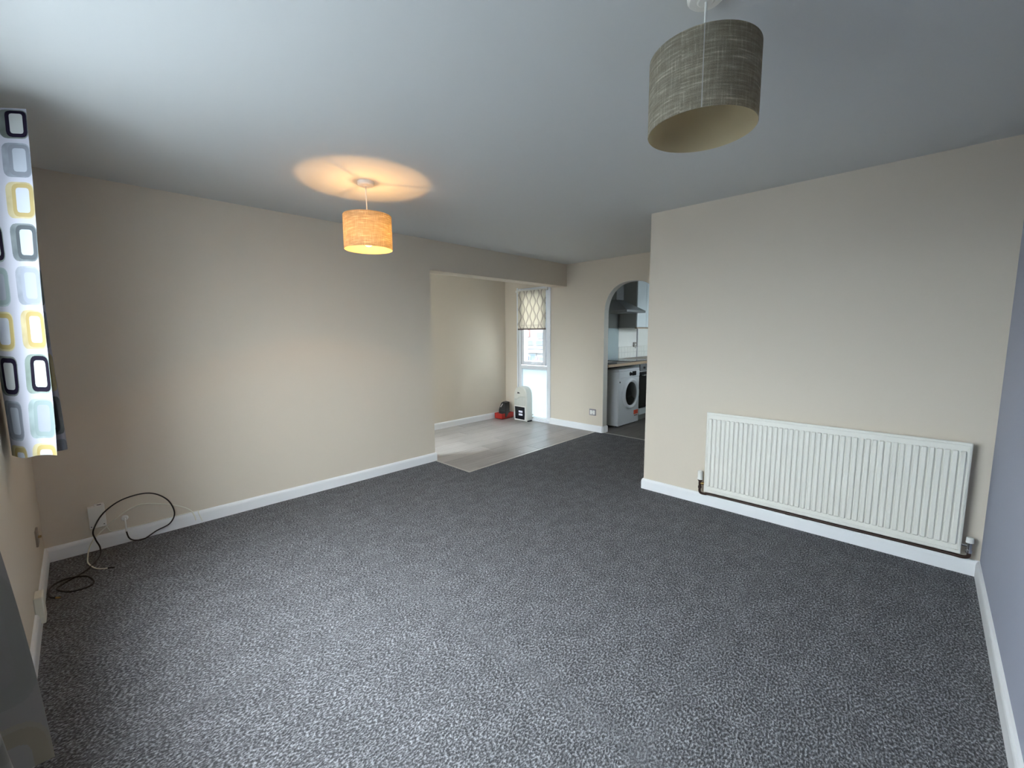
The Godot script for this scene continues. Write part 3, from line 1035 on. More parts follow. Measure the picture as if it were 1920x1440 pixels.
# ------------------------------------------------------------------ radiator
func radiator() -> void:
	var z0 := -1.154
	var z1 := 0.212
	var y0 := 0.128
	var y1 := 0.748
	var xf := 3.278
	var o := thing("radiator", "long cream-white ribbed panel radiator low on the cream wall", "radiator", Vector3.ZERO)
	var t := mb()
	box(t, Vector3(xf, y0, z0), Vector3(xf + 0.010, y1, z1), 0.004)
	# rolled seam round the face
	for y in [y0 + 0.022, y1 - 0.016]:
		box(t, Vector3(xf - 0.003, y - 0.003, z0 + 0.008), Vector3(xf, y + 0.003, z1 - 0.008), 0.002)
	for z in [z0 + 0.010, z1 - 0.010]:
		box(t, Vector3(xf - 0.003, y0 + 0.022, z - 0.003), Vector3(xf, y1 - 0.016, z + 0.003), 0.002)
	var count := 44
	var pitch := (z1 - z0 - 0.034) / count
	for k in count:
		var zc := z0 + 0.017 + pitch * (k + 0.5)
		box(t, Vector3(xf - 0.0095, y0 + 0.050, zc - pitch * 0.405), Vector3(xf + 0.004, y1 - 0.046, zc + pitch * 0.405), 0.0045)
	put("front_panel", t, M.rad, o)
	t = mb()
	box(t, Vector3(3.326, y0 + 0.005, z0 + 0.004), Vector3(3.336, y1 - 0.012, z1 - 0.004), 0.003)
	put("back_panel", t, M.rad, o)
	t = mb()
	box(t, Vector3(xf + 0.008, y0 + 0.008, z0 + 0.006), Vector3(3.330, y0 + 0.030, z1 - 0.006), 0.004)
	box(t, Vector3(xf + 0.008, y1 - 0.030, z0 + 0.006), Vector3(3.330, y1 - 0.010, z1 - 0.006), 0.004)
	put("header", t, M.rad, o)
	for z in [z0 + 0.16, z1 - 0.16]:
		t = mb()
		box(t, Vector3(3.334, y0 + 0.05, z - 0.02), Vector3(RX - 0.0005, y1 - 0.1, z + 0.02), 0.003)
		put("bracket", t, M.rad, o)
	# thermostatic valve at the left end
	var zv := -1.190
	var xv := 3.300
	t = mb()
	lathe(t, [Vector2(0, 0.282), Vector2(0.014, 0.280), Vector2(0.018, 0.274), Vector2(0.019, 0.225), Vector2(0.021, 0.220), Vector2(0.021, 0.212), Vector2(0, 0.212)], Vector3(xv, 0, zv), Basis.IDENTITY, 28)
	put("valve_head", t, M.plastic, o)
	t = mb()
	lathe(t, [Vector2(0, 0.214), Vector2(0.017, 0.213), Vector2(0.017, 0.203), Vector2(0.011, 0.198), Vector2(0.010, 0.160), Vector2(0.013, 0.158), Vector2(0.013, 0.142), Vector2(0.008, 0.140)], Vector3(xv, 0, zv), Basis.IDENTITY, 24)
	put("valve_body", t, M.copper, o)
	t = mb()
	rod(t, Vector3(xv, 0.182, zv), Vector3(xv + 0.004, 0.182, z0 + 0.01), 0.008, 16)
	rod(t, Vector3(xv, 0.182, zv + 0.014), Vector3(xv + 0.004, 0.182, zv + 0.026), 0.012, 6)
	put("valve_union", t, M.brass, o)
	# lockshield at the right end
	zv = 0.243
	t = mb()
	lathe(t, [Vector2(0, 0.228), Vector2(0.013, 0.227), Vector2(0.015, 0.222), Vector2(0.016, 0.198), Vector2(0, 0.198)], Vector3(xv, 0, zv), Basis.IDENTITY, 24)
	put("lockshield_cap", t, M.plastic, o)
	t = mb()
	lathe(t, [Vector2(0, 0.200), Vector2(0.011, 0.199), Vector2(0.010, 0.160), Vector2(0.013, 0.158), Vector2(0.013, 0.140), Vector2(0.008, 0.138)], Vector3(xv, 0, zv), Basis.IDENTITY, 24)
	rod(t, Vector3(xv, 0.180, zv), Vector3(xv + 0.004, 0.180, z1 - 0.01), 0.008, 16)
	put("lockshield_body", t, M.chrome, o)
	# the pipe along the top of the skirting
	t = mb()
	tube(t, smoothed([Vector3(xv, 0.150, -1.190), Vector3(xv, 0.118, -1.190), Vector3(xv + 0.005, 0.102, -1.180), Vector3(xv + 0.018, 0.097, -1.150), Vector3(xv + 0.030, 0.098, -1.100), Vector3(3.330, 0.099, -0.6), Vector3(3.330, 0.100, -0.1), Vector3(3.330, 0.100, 0.16), Vector3(xv + 0.015, 0.104, 0.220), Vector3(xv, 0.120, 0.243), Vector3(xv, 0.145, 0.243)], 6), 0.0092, 12)
	put("feed_pipe", t, M.copper, o)
	for z in [-0.62, -0.52]:
		t = mb()
		rod(t, Vector3(3.330, 0.0995, z), Vector3(3.330, 0.0995, z + 0.03), 0.0112, 12)
		put("pipe_joint", t, M.copper, o)


# ------------------------------------------------------------------ sockets, boxes, cables
func sockets_and_cables() -> void:
	# metal faced socket on the arch wall
	var o := thing("wall_socket", "small metal-faced power socket low on the wall left of the arch", "socket", Vector3(AX, 0.267, -3.232))
	var f := facing(Vector3(-1, 0, 0))
	var t := mb()
	prism(t, rounded(0.104, 0.088, 0.006), Vector3.ZERO, f, 0.008, 0.002)
	put("face_plate", t, mat(rgb8(150, 144, 150), 0.35, 0.5), o)
	for k in [-1.0, 1.0]:
		t = mb()
		prism(t, rounded(0.034, 0.058, 0.004), f * Vector3(k * 0.022, -0.002, 0.006), f, 0.005, 0.001)
		put("insert", t, M.plastic, o)
	t = mb()
	box(t, Vector3(-0.016, -0.010, -0.005), Vector3(-0.010, 0.012, 0.005), 0.001)
	put("rocker", t, M.plastic, o)

	# white junction box with a tab on the long wall
	o = thing("junction_box", "white square cable junction box on the long wall by the corner", "box", Vector3(0.0, 0.218, LZ))
	f = facing(Vector3(0, 0, 1))
	t = mb()
	prism(t, rounded(0.078, 0.138, 0.004), Vector3.ZERO, f, 0.030, 0.003)
	put("cover", t, M.plastic, o)
	t = mb()
	prism(t, rounded(0.046, 0.014, 0.005), f * Vector3(0.014, 0.074, 0.0), f, 0.026, 0.002)
	var tab := put("cable_entry", t, M.plastic, o)
	t = mb()
	prism(t, rounded(0.020, 0.004, 0.0015), f * Vector3(0.014, 0.077, 0.025), f, 0.002)
	put("slot", t, M.dark, tab)
	for q in [[0.028, -0.052], [-0.030, -0.056]]:
		t = mb()
		lathe(t, [Vector2(0, 0.0015), Vector2(0.0025, 0.001), Vector2(0.003, 0)], Vector3(q[0], q[1], 0.030), Basis(Vector3(1, 0, 0), Vector3(0, 0, 1), Vector3(0, -1, 0)), 12)
		put("screw", t, M.dark, o)

	# aerial outlet the black cable comes out of
	o = thing("aerial_outlet", "small round white cable outlet just above the skirting, right of the junction box", "outlet", Vector3(0.126, 0.163, LZ))
	t = mb()
	lathe(t, [Vector2(0, 0.008), Vector2(0.012, 0.008), Vector2(0.018, 0.004), Vector2(0.019, 0.0)], Vector3.ZERO, Basis(Vector3(1, 0, 0), Vector3(0, 0, 1), Vector3(0, -1, 0)), 24)
	put("collar", t, M.plastic, o)
	t = mb()
	tube(t, smoothed([Vector3(0, 0, 0.006), Vector3(0.0, -0.004, 0.020), Vector3(0.0, -0.030, 0.029), Vector3(-0.001, -0.082, 0.031)], 5), 0.0045, 12)
	put("plug", t, M.plastic, o)

	# face plate on the window wall
	o = thing("cable_plate", "small brushed cable face plate on the window wall near the corner", "socket", Vector3(WX, 0.285, -3.33))
	f = facing(Vector3(1, 0, 0))
	t = mb()
	prism(t, rounded(0.086, 0.086, 0.005), Vector3.ZERO, f, 0.008, 0.002)
	put("face_plate", t, mat(rgb8(150, 140, 128), 0.4, 0.5), o)
	t = mb()
	lathe(t, [Vector2(0, 0.012), Vector2(0.006, 0.012), Vector2(0.007, 0)], Vector3(0.008, 0, 0), Basis(Vector3(0, 0, 1), Vector3(1, 0, 0), Vector3(0, 1, 0)), 16)
	put("connector", t, M.brass, o)

	o = thing("phone_box", "white telephone box fixed over the skirting below the window", "box", Vector3(WX + SD, 0.0, -2.86))
	t = mb()
	box(t, Vector3(-SD, 0.035, -0.045), Vector3(0.016, 0.165, 0.045), 0.004)
	put("cover", t, M.ivory, o)
	t = mb()
	box(t, Vector3(-0.004, 0.022, -0.006), Vector3(0.004, 0.036, 0.006), 0.001)
	put("jack", t, M.brass, o)

	# cables
	var blk := [Vector3(0.125, 0.082, -3.660), Vector3(0.132, 0.041, -3.655), Vector3(0.148, 0.018, -3.650), Vector3(0.178, 0.005, -3.650), Vector3(0.212, 0.005, -3.650), Vector3(0.273, 0.037, -3.650), Vector3(0.347, 0.065, -3.650), Vector3(0.377, 0.136, -3.650), Vector3(0.343, 0.239, -3.650), Vector3(0.255, 0.307, -3.650), Vector3(0.128, 0.302, -3.650), Vector3(0.030, 0.243, -3.640), Vector3(-0.024, 0.148, -3.640), Vector3(-0.020, 0.087, -3.640), Vector3(-0.004, 0.025, -3.640), Vector3(-0.013, 0.005, -3.539), Vector3(-0.069, 0.005, -3.393), Vector3(-0.151, 0.005, -3.300), Vector3(-0.186, 0.005, -3.243), Vector3(-0.136, 0.005, -3.159), Vector3(-0.068, 0.005, -3.148), Vector3(-0.044, 0.005, -3.195), Vector3(-0.076, 0.009, -3.296), Vector3(-0.160, 0.009, -3.333), Vector3(-0.208, 0.005, -3.290), Vector3(-0.214, 0.005, -3.199), Vector3(-0.205, 0.005, -3.156), Vector3(-0.186, 0.005, -3.132)]
	o = thing("aerial_cable", "black aerial cable looping up the cream wall and coiled on the carpet", "cable")
	t = mb()
	tube(t, smoothed(blk, 7), 0.0042, 10)
	put("sheath", t, M.cable, o)
	t = mb()
	rod(t, Vector3(-0.186, 0.006, -3.132), Vector3(-0.172, 0.006, -3.118), 0.0048, 12)
	put("plug", t, M.brass, o)
	var w1 := [Vector3(0.492, 0.035, -3.660), Vector3(0.487, 0.070, -3.660), Vector3(0.460, 0.126, -3.660), Vector3(0.373, 0.186, -3.662), Vector3(0.240, 0.232, -3.672), Vector3(0.173, 0.225, -3.682), Vector3(0.111, 0.193, -3.686), Vector3(0.064, 0.159, -3.686), Vector3(0.004, 0.108, -3.680), Vector3(-0.030, 0.075, -3.668), Vector3(-0.054, 0.026, -3.655), Vector3(-0.064, 0.004, -3.530), Vector3(-0.055, 0.004, -3.454), Vector3(-0.036, 0.004, -3.385), Vector3(-0.010, 0.004, -3.346), Vector3(0.018, 0.004, -3.328)]
	o = thing("white_cable", "loose white cable arched over the skirting, its black tip on the carpet", "cable")
	t = mb()
	tube(t, smoothed(w1, 7), 0.0035, 10)
	put("sheath", t, M.ivory, o)
	t = mb()
	rod(t, Vector3(0.018, 0.005, -3.328), Vector3(0.044, 0.005, -3.310), 0.0046, 12)
	put("tip", t, M.black, o)
	var w2 := [Vector3(0.034, 0.150, -3.687), Vector3(0.045, 0.113, -3.686), Vector3(0.061, 0.097, -3.684), Vector3(0.124, 0.094, -3.684), Vector3(0.270, 0.094, -3.684), Vector3(0.498, 0.094, -3.684), Vector3(0.513, 0.080, -3.676), Vector3(0.530, 0.012, -3.672)]
	t = mb()
	tube(t, smoothed(w2, 6), 0.0026, 8)
	var c := put("skirting_wire", t, M.ivory)
	tag(c, "thin white wire clipped along the top of the skirting from the junction box", "wire")


# ------------------------------------------------------------------ roman blind
func roman_blind() -> void:
	var o := thing("roman_blind", "cream roman blind with grey wavy lines, half down over the narrow window", "blind")
	var x := 4.858
	var t := mb()
	box(t, Vector3(x - 0.008, 1.975, -4.655), Vector3(AX - 0.012, 2.010, -4.015), 0.004)
	put("headrail", t, M.plastic, o)
	t = mb()
	var prof := []
	# gentle pleats near the foot of the blind
	for k in 31:
		var y := 1.990 - 0.57 * k / 30.0
		var bulge := 0.0
		if y < 1.53:
			bulge = 0.010 * sin((1.53 - y) / 0.11 * PI)
			bulge = absf(bulge)
		prof.append(Vector2(x - 0.010 - bulge, y))
	for k in 30:
		var a: Vector2 = prof[k]
		var b: Vector2 = prof[k + 1]
		var n := Vector3(-(a.y - b.y), (b.x - a.x), 0).normalized()
		var p := [Vector3(a.x, a.y, -4.600), Vector3(a.x, a.y, -4.040), Vector3(b.x, b.y, -4.040), Vector3(b.x, b.y, -4.600)]
		var uv := [Vector2(0, k / 30.0), Vector2(1, k / 30.0), Vector2(1, (k + 1) / 30.0), Vector2(0, (k + 1) / 30.0)]
		tri(t, [p[0], p[1], p[2]], [n, n, n], [uv[0], uv[1], uv[2]])
		tri(t, [p[0], p[2], p[3]], [n, n, n], [uv[0], uv[2], uv[3]])
	put("fabric", t, M.blind, o)
	t = mb()
	box(t, Vector3(x - 0.016, 1.402, -4.602), Vector3(x - 0.006, 1.424, -4.038), 0.002)
	put("bottom_trim", t, mat(rgb8(112, 100, 98), 0.8), o)
	t = mb()
	box(t, Vector3(x - 0.0215, 1.470, -4.52), Vector3(x - 0.0205, 1.474, -4.10))
	put("fold_rod", t, mat(rgb8(150, 140, 134), 0.8), o)


# ------------------------------------------------------------------ dehumidifier
func dehumidifier() -> void:
	var o := thing("dehumidifier", "white upright dehumidifier with black water tank window, before the narrow window", "dehumidifier", Vector3(4.725, 0, -4.448))
	var f := facing(Vector3(-1, 0, 0))
	var poly := PackedVector2Array([Vector2(-0.128, 0.0), Vector2(0.128, 0.0), Vector2(0.134, 0.06), Vector2(0.137, 0.20), Vector2(0.136, 0.36)])
	for k in range(1, 12):
		var a := PI * k / 12.0
		poly.append(Vector2(0.136 * signf(cos(a)) * pow(absf(cos(a)), 0.8), 0.36 + 0.175 * pow(sin(a), 0.8)))
	poly.append_array(PackedVector2Array([Vector2(-0.136, 0.36), Vector2(-0.137, 0.20), Vector2(-0.134, 0.06)]))
	var t := mb()
	prism(t, poly, f * Vector3(0, 0, -0.125), f, 0.125, 0.012, true, true)
	put("body", t, M.shell, o)
	# grey grille panel with raised slats
	t = mb()
	prism(t, PackedVector2Array([Vector2(-0.122, 0.245), Vector2(0.105, 0.245), Vector2(0.112, 0.30), Vector2(0.112, 0.395), Vector2(0.02, 0.380), Vector2(-0.05, 0.345), Vector2(-0.122, 0.335)]), f * Vector3(0, 0, -0.002), f, 0.006, 0.002)
	var g := put("front_grille", t, mat(rgb8(198, 198, 190), 0.5), o)
	for k in 11:
		t = mb()
		var gx := -0.108 + k * 0.0195
		var top: float = 0.325 if gx < -0.05 else lerpf(0.335, 0.370, clampf((gx + 0.05) / 0.07, 0, 1))
		prism(t, rounded(0.010, top - 0.256, 0.003, 2), f * Vector3(gx, (top + 0.256) / 2, 0.004), f, 0.003)
		put("slat", t, mat(rgb8(206, 206, 198), 0.5), g)
	# black tank window in a white rim
	t = mb()
	prism(t, PackedVector2Array([Vector2(-0.116, 0.015), Vector2(0.112, 0.015), Vector2(0.115, 0.236), Vector2(-0.118, 0.236)]), f * Vector3(0, 0, -0.002), f, 0.010, 0.003)
	put("tank_rim", t, M.plastic, o)
	t = mb()
	prism(t, PackedVector2Array([Vector2(-0.096, 0.030), Vector2(0.098, 0.030), Vector2(0.106, 0.125), Vector2(0.102, 0.224), Vector2(-0.106, 0.224)]), f * Vector3(0, 0, 0.006), f, 0.004, 0.001)
	var tank := put("tank_window", t, mat(rgb8(12, 13, 24), 0.25), o)
	for y in [0.104, 0.150]:
		t = mb()
		prism(t, rounded(0.080, 0.030, 0.002, 2), f * Vector3(0.018, y, 0.0095), f, 0.0012)
		put("sticker", t, mat(rgb8(222, 222, 230), 0.6), tank)
	# dark handle hollow and control strip
	t = mb()
	prism(t, PackedVector2Array([Vector2(-0.058, 0.425), Vector2(0.0, 0.432), Vector2(-0.020, 0.445), Vector2(-0.052, 0.452)]), f * Vector3(0, 0, -0.002), f, 0.004)
	put("handle_hollow", t, M.dark, o)
	t = mb()
	tube(t, smoothed([f * Vector3(-0.124, 0.345, 0.002), f * Vector3(-0.060, 0.352, 0.006), f * Vector3(0.0, 0.385, 0.006), f * Vector3(0.112, 0.402, 0.002)], 6), 0.007, 10)
	put("grille_lip", t, M.shell, o)
	# rear cable hook and castors
	t = mb()
	box(t, Vector3(0.126, 0.085, 0.09), Vector3(0.150, 0.105, 0.145), 0.004)
	put("cord_hook", t, M.shell, o)
	t = mb()
	box(t, Vector3(0.126, 0.040, 0.09), Vector3(0.150, 0.060, 0.145), 0.004)
	put("cord_hook", t, M.shell, o)
	t = mb()
	box(t, Vector3(0.02, 0.0, 0.125), Vector3(0.110, 0.018, 0.150), 0.003)
	put("foot", t, M.dark, o)


# ------------------------------------------------------------------ things in the corner of the recess
func tool_tray() -> void:
	var o := thing("red_tray", "low red plastic tray on the laminate in the recess corner", "tray", Vector3(4.60, 0, -4.895))
	var red := mat(rgb8(178, 40, 30), 0.45)
	var t := mb()
	box(t, Vector3(0, 0.008, 0), Vector3(0.26, 0.020, 0.175), 0.003)
	box(t, Vector3(0, 0.012, 0), Vector3(0.012, 0.092, 0.175), 0.003)
	box(t, Vector3(0.248, 0.012, 0), Vector3(0.26, 0.092, 0.175), 0.003)
	box(t, Vector3(0, 0.012, 0), Vector3(0.26, 0.092, 0.012), 0.003)
	box(t, Vector3(0, 0.012, 0.163), Vector3(0.26, 0.092, 0.175), 0.003)
	put("walls", t, red, o)
	t = mb()
	box(t, Vector3(0.006, 0, 0.006), Vector3(0.254, 0.010, 0.169), 0.002)
	put("base", t, M.dark, o)
	o = thing("tool_case", "black moulded tool case with a pale label, standing in the red tray", "tool case", Vector3(4.70, 0.021, -4.785))
	var f := facing(Vector3(-1, 0, 0.25).normalized())
	var black := mat(rgb8(28, 27, 28), 0.4)
	t = mb()
	prism(t, PackedVector2Array([Vector2(-0.058, 0.0), Vector2(0.060, 0.0), Vector2(0.072, 0.06), Vector2(0.070, 0.245), Vector2(0.010, 0.255), Vector2(-0.022, 0.235), Vector2(-0.066, 0.130), Vector2(-0.070, 0.095)]), f * Vector3(0, 0, -0.06), f, 0.11, 0.010)
	put("shell", t, black, o)
	t = mb()
	prism(t, rounded(0.088, 0.014, 0.004, 3), f * Vector3(0.006, 0.112, 0.049), f, 0.004, 0.001)
	put("seam_band", t, mat(rgb8(44, 60, 54), 0.4), o)
	t = mb()
	var tilt := f * Basis(Vector3(0, 0, 1), -0.62)
	prism(t, rounded(0.016, 0.070, 0.003, 3), f * Vector3(-0.008, 0.195, 0.049), tilt, 0.003, 0.001)
	put("label_strip", t, mat(rgb8(196, 190, 186), 0.5), o)


# ------------------------------------------------------------------ kitchen beyond the arch
func kitchen() -> void:
	var f := facing(Vector3(0, 0, 1))
	var round_z := Basis(Vector3(1, 0, 0), Vector3(0, 0, 1), Vector3(0, -1, 0))
	# washing machine
	var o := thing("washing_machine", "white front-loading washing machine with round dark door, seen through the arch", "washing machine", Vector3(5.597, 0, -3.08))
	var t := mb()
	box(t, Vector3(-0.296, 0.016, -0.55), Vector3(0.296, 0.800, -0.010), 0.008)
	put("body", t, M.white_goods, o)
	t = mb()
	box(t, Vector3(-0.298, 0.800, -0.56), Vector3(0.298, 0.828, 0.0), 0.006)
	put("top_panel", t, M.white_goods, o)
	t = mb()
	box(t, Vector3(-0.298, 0.016, -0.012), Vector3(0.298, 0.700, 0.0), 0.006)
	put("front_panel", t, M.white_goods, o)
	t = mb()
	box(t, Vector3(-0.298, 0.702, -0.012), Vector3(0.298, 0.798, 0.004), 0.006)
	var cp := put("control_panel", t, M.white_goods, o)
	t = mb()
	box(t, Vector3(-0.285, 0.712, 0.0), Vector3(-0.11, 0.788, 0.007), 0.003)
	put("detergent_drawer", t, M.white_goods, o)
	t = mb()
	lathe(t, [Vector2(0, 0.026), Vector2(0.018, 0.025), Vector2(0.021, 0.020), Vector2(0.024, 0.002), Vector2(0.030, 0.0)], Vector3(0.020, 0.752, 0.004), round_z, 24)
	put("knob", t, M.dark, cp)
	t = mb()
	box(t, Vector3(0.075, 0.722, 0.002), Vector3(0.190, 0.785, 0.006), 0.001)
	put("display", t, M.black_glass, cp)
	t = mb()
	lathe(t, [Vector2(0.172, 0.012), Vector2(0.185, 0.030), Vector2(0.205, 0.032), Vector2(0.224, 0.022), Vector2(0.230, 0.0)], Vector3(0.035, 0.462, 0.0), round_z, 56, true)
	var door := put("door", t, M.white_goods, o)
	t = mb()
	lathe(t, [Vector2(0, 0.034), Vector2(0.08, 0.030), Vector2(0.14, 0.020), Vector2(0.174, 0.010)], Vector3(0.035, 0.462, 0.0), round_z, 56, true)
	put("door_glass", t, M.black_glass, door)
	t = mb()
	box(t, Vector3(0.228, 0.43, 0.004), Vector3(0.250, 0.50, 0.022), 0.005)
	put("door_handle", t, M.white_goods, door)
	t = mb()
	lathe(t, [Vector2(0, 0.003), Vector2(0.012, 0.002), Vector2(0.013, 0)], Vector3(-0.262, 0.650, 0.0), round_z, 16)
	put("badge", t, M.dark, o)
	t = mb()
	box(t, Vector3(0.150, 0.135, 0.0), Vector3(0.278, 0.198, 0.0015))
	var st := put("sticker", t, mat(rgb8(226, 84, 50), 0.5), o)
	t = mb()
	box(t, Vector3(0.205, 0.145, 0.0015), Vector3(0.225, 0.185, 0.002))
	put("sticker_mark", t, mat(rgb8(190, 60, 40), 0.5), st)
	t = mb()
	box(t, Vector3(0.165, 0.108, 0.0), Vector3(0.262, 0.122, 0.0012))
	put("sticker_foot", t, mat(rgb8(150, 92, 76), 0.5), o)
	for q in [[-0.25, -0.05], [0.25, -0.05], [-0.25, -0.5], [0.25, -0.5]]:
		t = mb()
		lathe(t, [Vector2(0, 0.02), Vector2(0.02, 0.02), Vector2(0.022, 0.0), Vector2(0, 0)], Vector3(q[0], 0, q[1]), Basis.IDENTITY, 16)
		put("foot", t, M.dark, o)

	# built-under oven
	o = thing("oven", "built-under oven with black glass door, right of the washing machine", "oven", Vector3(6.215, 0, -3.08))
	t = mb()
	box(t, Vector3(-0.298, 0.10, -0.57), Vector3(0.298, 0.879, -0.020), 0.003)
	put("housing", t, M.unit, o)
	t = mb()
	box(t, Vector3(-0.296, 0.0, -0.5), Vector3(0.296, 0.10, -0.06), 0.003)
	put("plinth", t, M.unit_side, o)
	t = mb()
	box(t, Vector3(-0.296, 0.765, -0.022), Vector3(0.296, 0.872, 0.0), 0.003)
	cp = put("control_panel", t, M.steel, o)
	for k in 4:
		t = mb()
		lathe(t, [Vector2(0, 0.022), Vector2(0.016, 0.021), Vector2(0.019, 0.0)], Vector3(-0.18 + 0.12 * k, 0.818, 0.0), round_z, 20)
		put("knob", t, M.black, cp)
	t = mb()
	box(t, Vector3(-0.296, 0.20, -0.022), Vector3(0.296, 0.755, 0.0), 0.003)
	door = put("door", t, M.black_glass, o)
	t = mb()
	rod(t, Vector3(-0.26, 0.705, 0.035), Vector3(0.26, 0.705, 0.035), 0.009, 14)
	for k in [-0.24, 0.24]:
		rod(t, Vector3(k, 0.705, -0.002), Vector3(k, 0.705, 0.035), 0.006, 12)
	put("door_handle", t, M.steel, door)
	t = mb()
	box(t, Vector3(-0.296, 0.10, -0.022), Vector3(0.296, 0.19, 0.0), 0.003)
	put("drawer", t, M.unit, o)

	o = thing("base_cabinet", "pale base cabinet under the worktop, right of the oven", "cabinet", Vector3(6.955, 0, -3.08))
	t = mb()
	box(t, Vector3(-0.435, 0.10, -0.58), Vector3(0.435, 0.879, -0.020), 0.003)
	put("body", t, M.unit, o)
	t = mb()
	box(t, Vector3(-0.435, 0.0, -0.5), Vector3(0.435, 0.10, -0.06), 0.003)
	put("plinth", t, M.unit_side, o)
	for k in [-1.0, 1.0]:
		t = mb()
		box(t, Vector3(k * 0.217 - 0.214, 0.11, -0.020), Vector3(k * 0.217 + 0.214, 0.872, 0.0), 0.003)
		door = put("door", t, M.unit, o)
		t = mb()
		rod(t, Vector3(-k * 0.04 + k * 0.08, 0.70, 0.022), Vector3(-k * 0.04 + k * 0.08, 0.80, 0.022), 0.005, 10)
		for y in [0.71, 0.79]:
			rod(t, Vector3(k * 0.04, y, -0.001), Vector3(k * 0.04, y, 0.022), 0.004, 10)
		put("handle", t, M.steel, door)

	# worktop, hob, tray
	o = thing("worktop", "wood-edged kitchen worktop over washing machine and oven", "worktop", Vector3(AX + 0.1, 0.88, LZ))
	t = mb()
	box(t, Vector3(0, 0, 0.012), Vector3(KX - AX - 0.1, 0.040, 0.622), 0.003)
	put("board", t, M.worktop, o)
	t = mb()
	box(t, Vector3(0, 0.001, 0.620), Vector3(KX - AX - 0.1, 0.038, 0.634), 0.004)
	put("edging", t, M.worktop_edge, o)
	o = thing("hob", "dark glass hob set on the worktop below the cooker hood", "hob", Vector3(5.99, 0.92, -3.38))
	t = mb()
	box(t, Vector3(-0.285, 0.0, -0.255), Vector3(0.285, 0.007, 0.255), 0.003)
	put("glass", t, mat(rgb8(46, 48, 50), 0.1), o)
	for q in [[-0.14, -0.12], [0.14, -0.12], [-0.14, 0.12], [0.14, 0.12]]:
		t = mb()
		lathe(t, [Vector2(0.085, 0.0074), Vector2(0.090, 0.0076), Vector2(0.095, 0.0074)], Vector3(q[0], 0, q[1]), Basis.IDENTITY, 32)
		put("cooking_zone", t, mat(rgb8(120, 122, 124), 0.3), o)
	o = thing("worktop_tray", "grey tray with a black front lying on the worktop just inside the arch", "tray", Vector3(5.115, 0.92, -3.20))
	t = mb()
	box(t, Vector3(-0.115, 0.0, -0.13), Vector3(0.125, 0.030, 0.115), 0.005)
	put("body", t, mat(rgb8(176, 178, 178), 0.4), o)
	t = mb()
	box(t, Vector3(-0.113, 0.001, 0.110), Vector3(0.123, 0.029, 0.124), 0.004)
	put("front", t, M.black, o)

	# splashback and tiles: pieces of the wall
	t = mb()
	box(t, Vector3(5.66, 0.92, LZ), Vector3(6.305, 1.425, LZ + 0.006), 0.001)
	o = put("splashback", t, mat(rgb8(176, 190, 194), 0.22, 0.4))
	tag(o, "pale grey glass splashback on the wall between hob and cooker hood", "splashback")
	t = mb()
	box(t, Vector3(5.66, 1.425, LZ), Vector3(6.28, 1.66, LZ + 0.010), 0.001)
	o = put("hood_panel", t, mat(rgb8(112, 113, 110), 0.4, 0.3))  # upper splashback piece in a darker grey than the lower one
	tag(o, "darker grey upper piece of the splashback directly under the cooker hood", "panel")
	t = mb()
	box(t, Vector3(6.31, 0.92, LZ), Vector3(KX, 1.114, LZ + 0.003))
	var bed := struct("trim_3", t, M.grout, "band of white tiles above the worktop, right of the splashback")
	for r in 2:
		for k in 11:
			t = mb()
			var tx := 6.312 + k * 0.0985
			box(t, Vector3(tx, 0.922 + r * 0.096, LZ + 0.002), Vector3(tx + 0.0955, 0.922 + r * 0.096 + 0.093, LZ + 0.008), 0.0015)
			put("tile", t, M.tile, bed)

	# cooker hood
	o = thing("cooker_hood", "steel pyramid cooker hood with square chimney, seen through the top of the arch", "cooker hood", Vector3(5.98, 1.655, LZ))
	t = mb()
	var b0 := [Vector3(-0.285, 0.03, 0.002), Vector3(0.285, 0.03, 0.002), Vector3(0.285, 0.03, 0.49), Vector3(-0.285, 0.03, 0.49)]
	var b1 := [Vector3(-0.11, 0.20, 0.002), Vector3(0.11, 0.20, 0.002), Vector3(0.11, 0.20, 0.21), Vector3(-0.11, 0.20, 0.21)]
	var ns := [Vector3(0, 0, -1), Vector3(1, 1, 0).normalized(), Vector3(0, 1.6, 1).normalized(), Vector3(-1, 1, 0).normalized()]
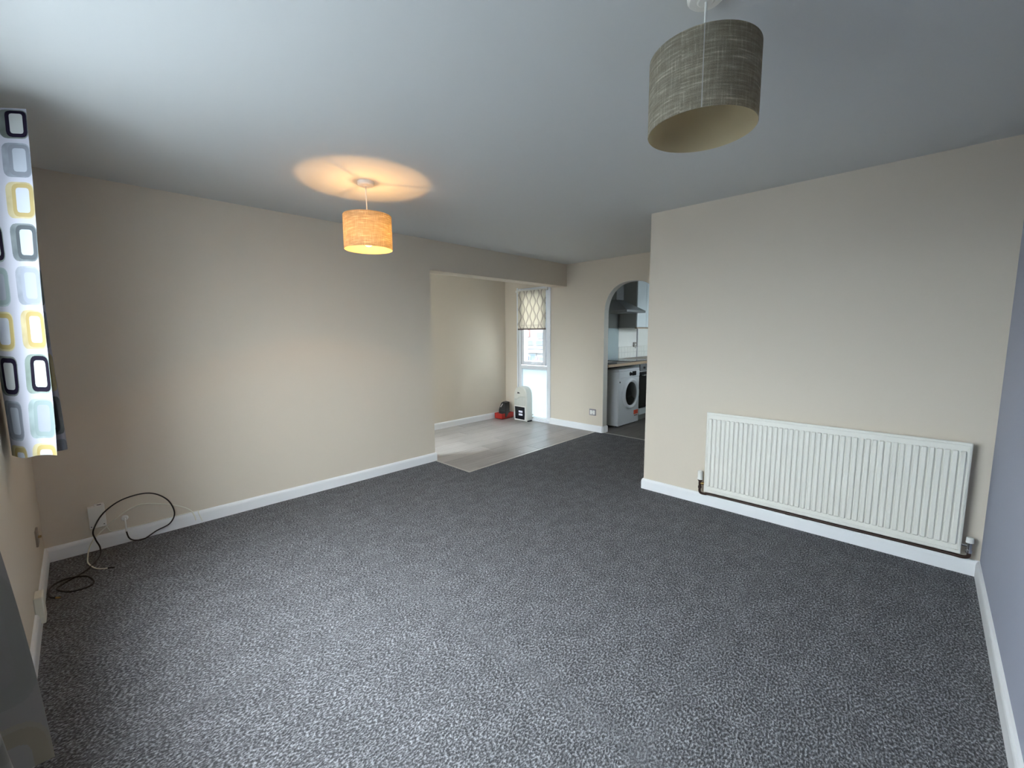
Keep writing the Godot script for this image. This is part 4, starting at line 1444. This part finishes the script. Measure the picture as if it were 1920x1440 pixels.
	for k in 4:
		quad(t, b0[k], b0[(k + 1) % 4], b1[(k + 1) % 4], b1[k], ns[k])
	put("canopy", t, M.steel, o)
	t = mb()
	box(t, Vector3(-0.287, 0.0, 0.002), Vector3(0.287, 0.032, 0.492), 0.002)
	put("rim", t, M.steel, o)
	t = mb()
	box(t, Vector3(-0.11, 0.19, 0.002), Vector3(0.11, HC - 1.655, 0.21), 0.002)
	put("chimney", t, M.steel, o)
	t = mb()
	box(t, Vector3(-0.24, -0.004, 0.05), Vector3(0.24, 0.002, 0.40), 0.001)
	put("filter", t, M.unit_side, o)

	# wall cupboard
	o = thing("wall_cabinet", "tall white wall cabinet right of the cooker hood", "cabinet", Vector3(6.29, 1.43, LZ))
	t = mb()
	box(t, Vector3(0, 0.0, 0.002), Vector3(0.60, 0.74, 0.318), 0.002)
	put("body", t, M.unit_side, o)
	t = mb()
	box(t, Vector3(0.002, 0.004, 0.322), Vector3(0.298, 0.738, 0.342), 0.003)
	door = put("door", t, M.unit, o)
	t = mb()
	box(t, Vector3(0.302, 0.004, 0.322), Vector3(0.598, 0.738, 0.342), 0.003)
	put("door", t, M.unit, o)
	t = mb()
	box(t, Vector3(0.002, -0.016, 0.300), Vector3(0.598, 0.0, 0.340), 0.003)
	put("pelmet", t, M.worktop_edge, o)

	# conduit and switch above the worktop
	o = thing("cable_conduit", "grey cable conduit running down the kitchen wall with a switch box", "conduit", Vector3(6.93, 0.922, LZ))
	t = mb()
	box(t, Vector3(-0.012, 0.0, 0.002), Vector3(0.012, 0.51, 0.020), 0.003)
	box(t, Vector3(-0.075, 0.155, 0.002), Vector3(0.0, 0.176, 0.018), 0.003)
	put("trunking", t, mat(rgb8(176, 176, 178), 0.4), o)
	t = mb()
	box(t, Vector3(-0.135, 0.180, 0.002), Vector3(-0.055, 0.262, 0.030), 0.004)
	put("switch_box", t, mat(rgb8(150, 146, 140), 0.4), o)
	t = mb()
	box(t, Vector3(-0.105, 0.210, 0.028), Vector3(-0.085, 0.235, 0.036), 0.002)
	put("rocker", t, M.plastic, o)
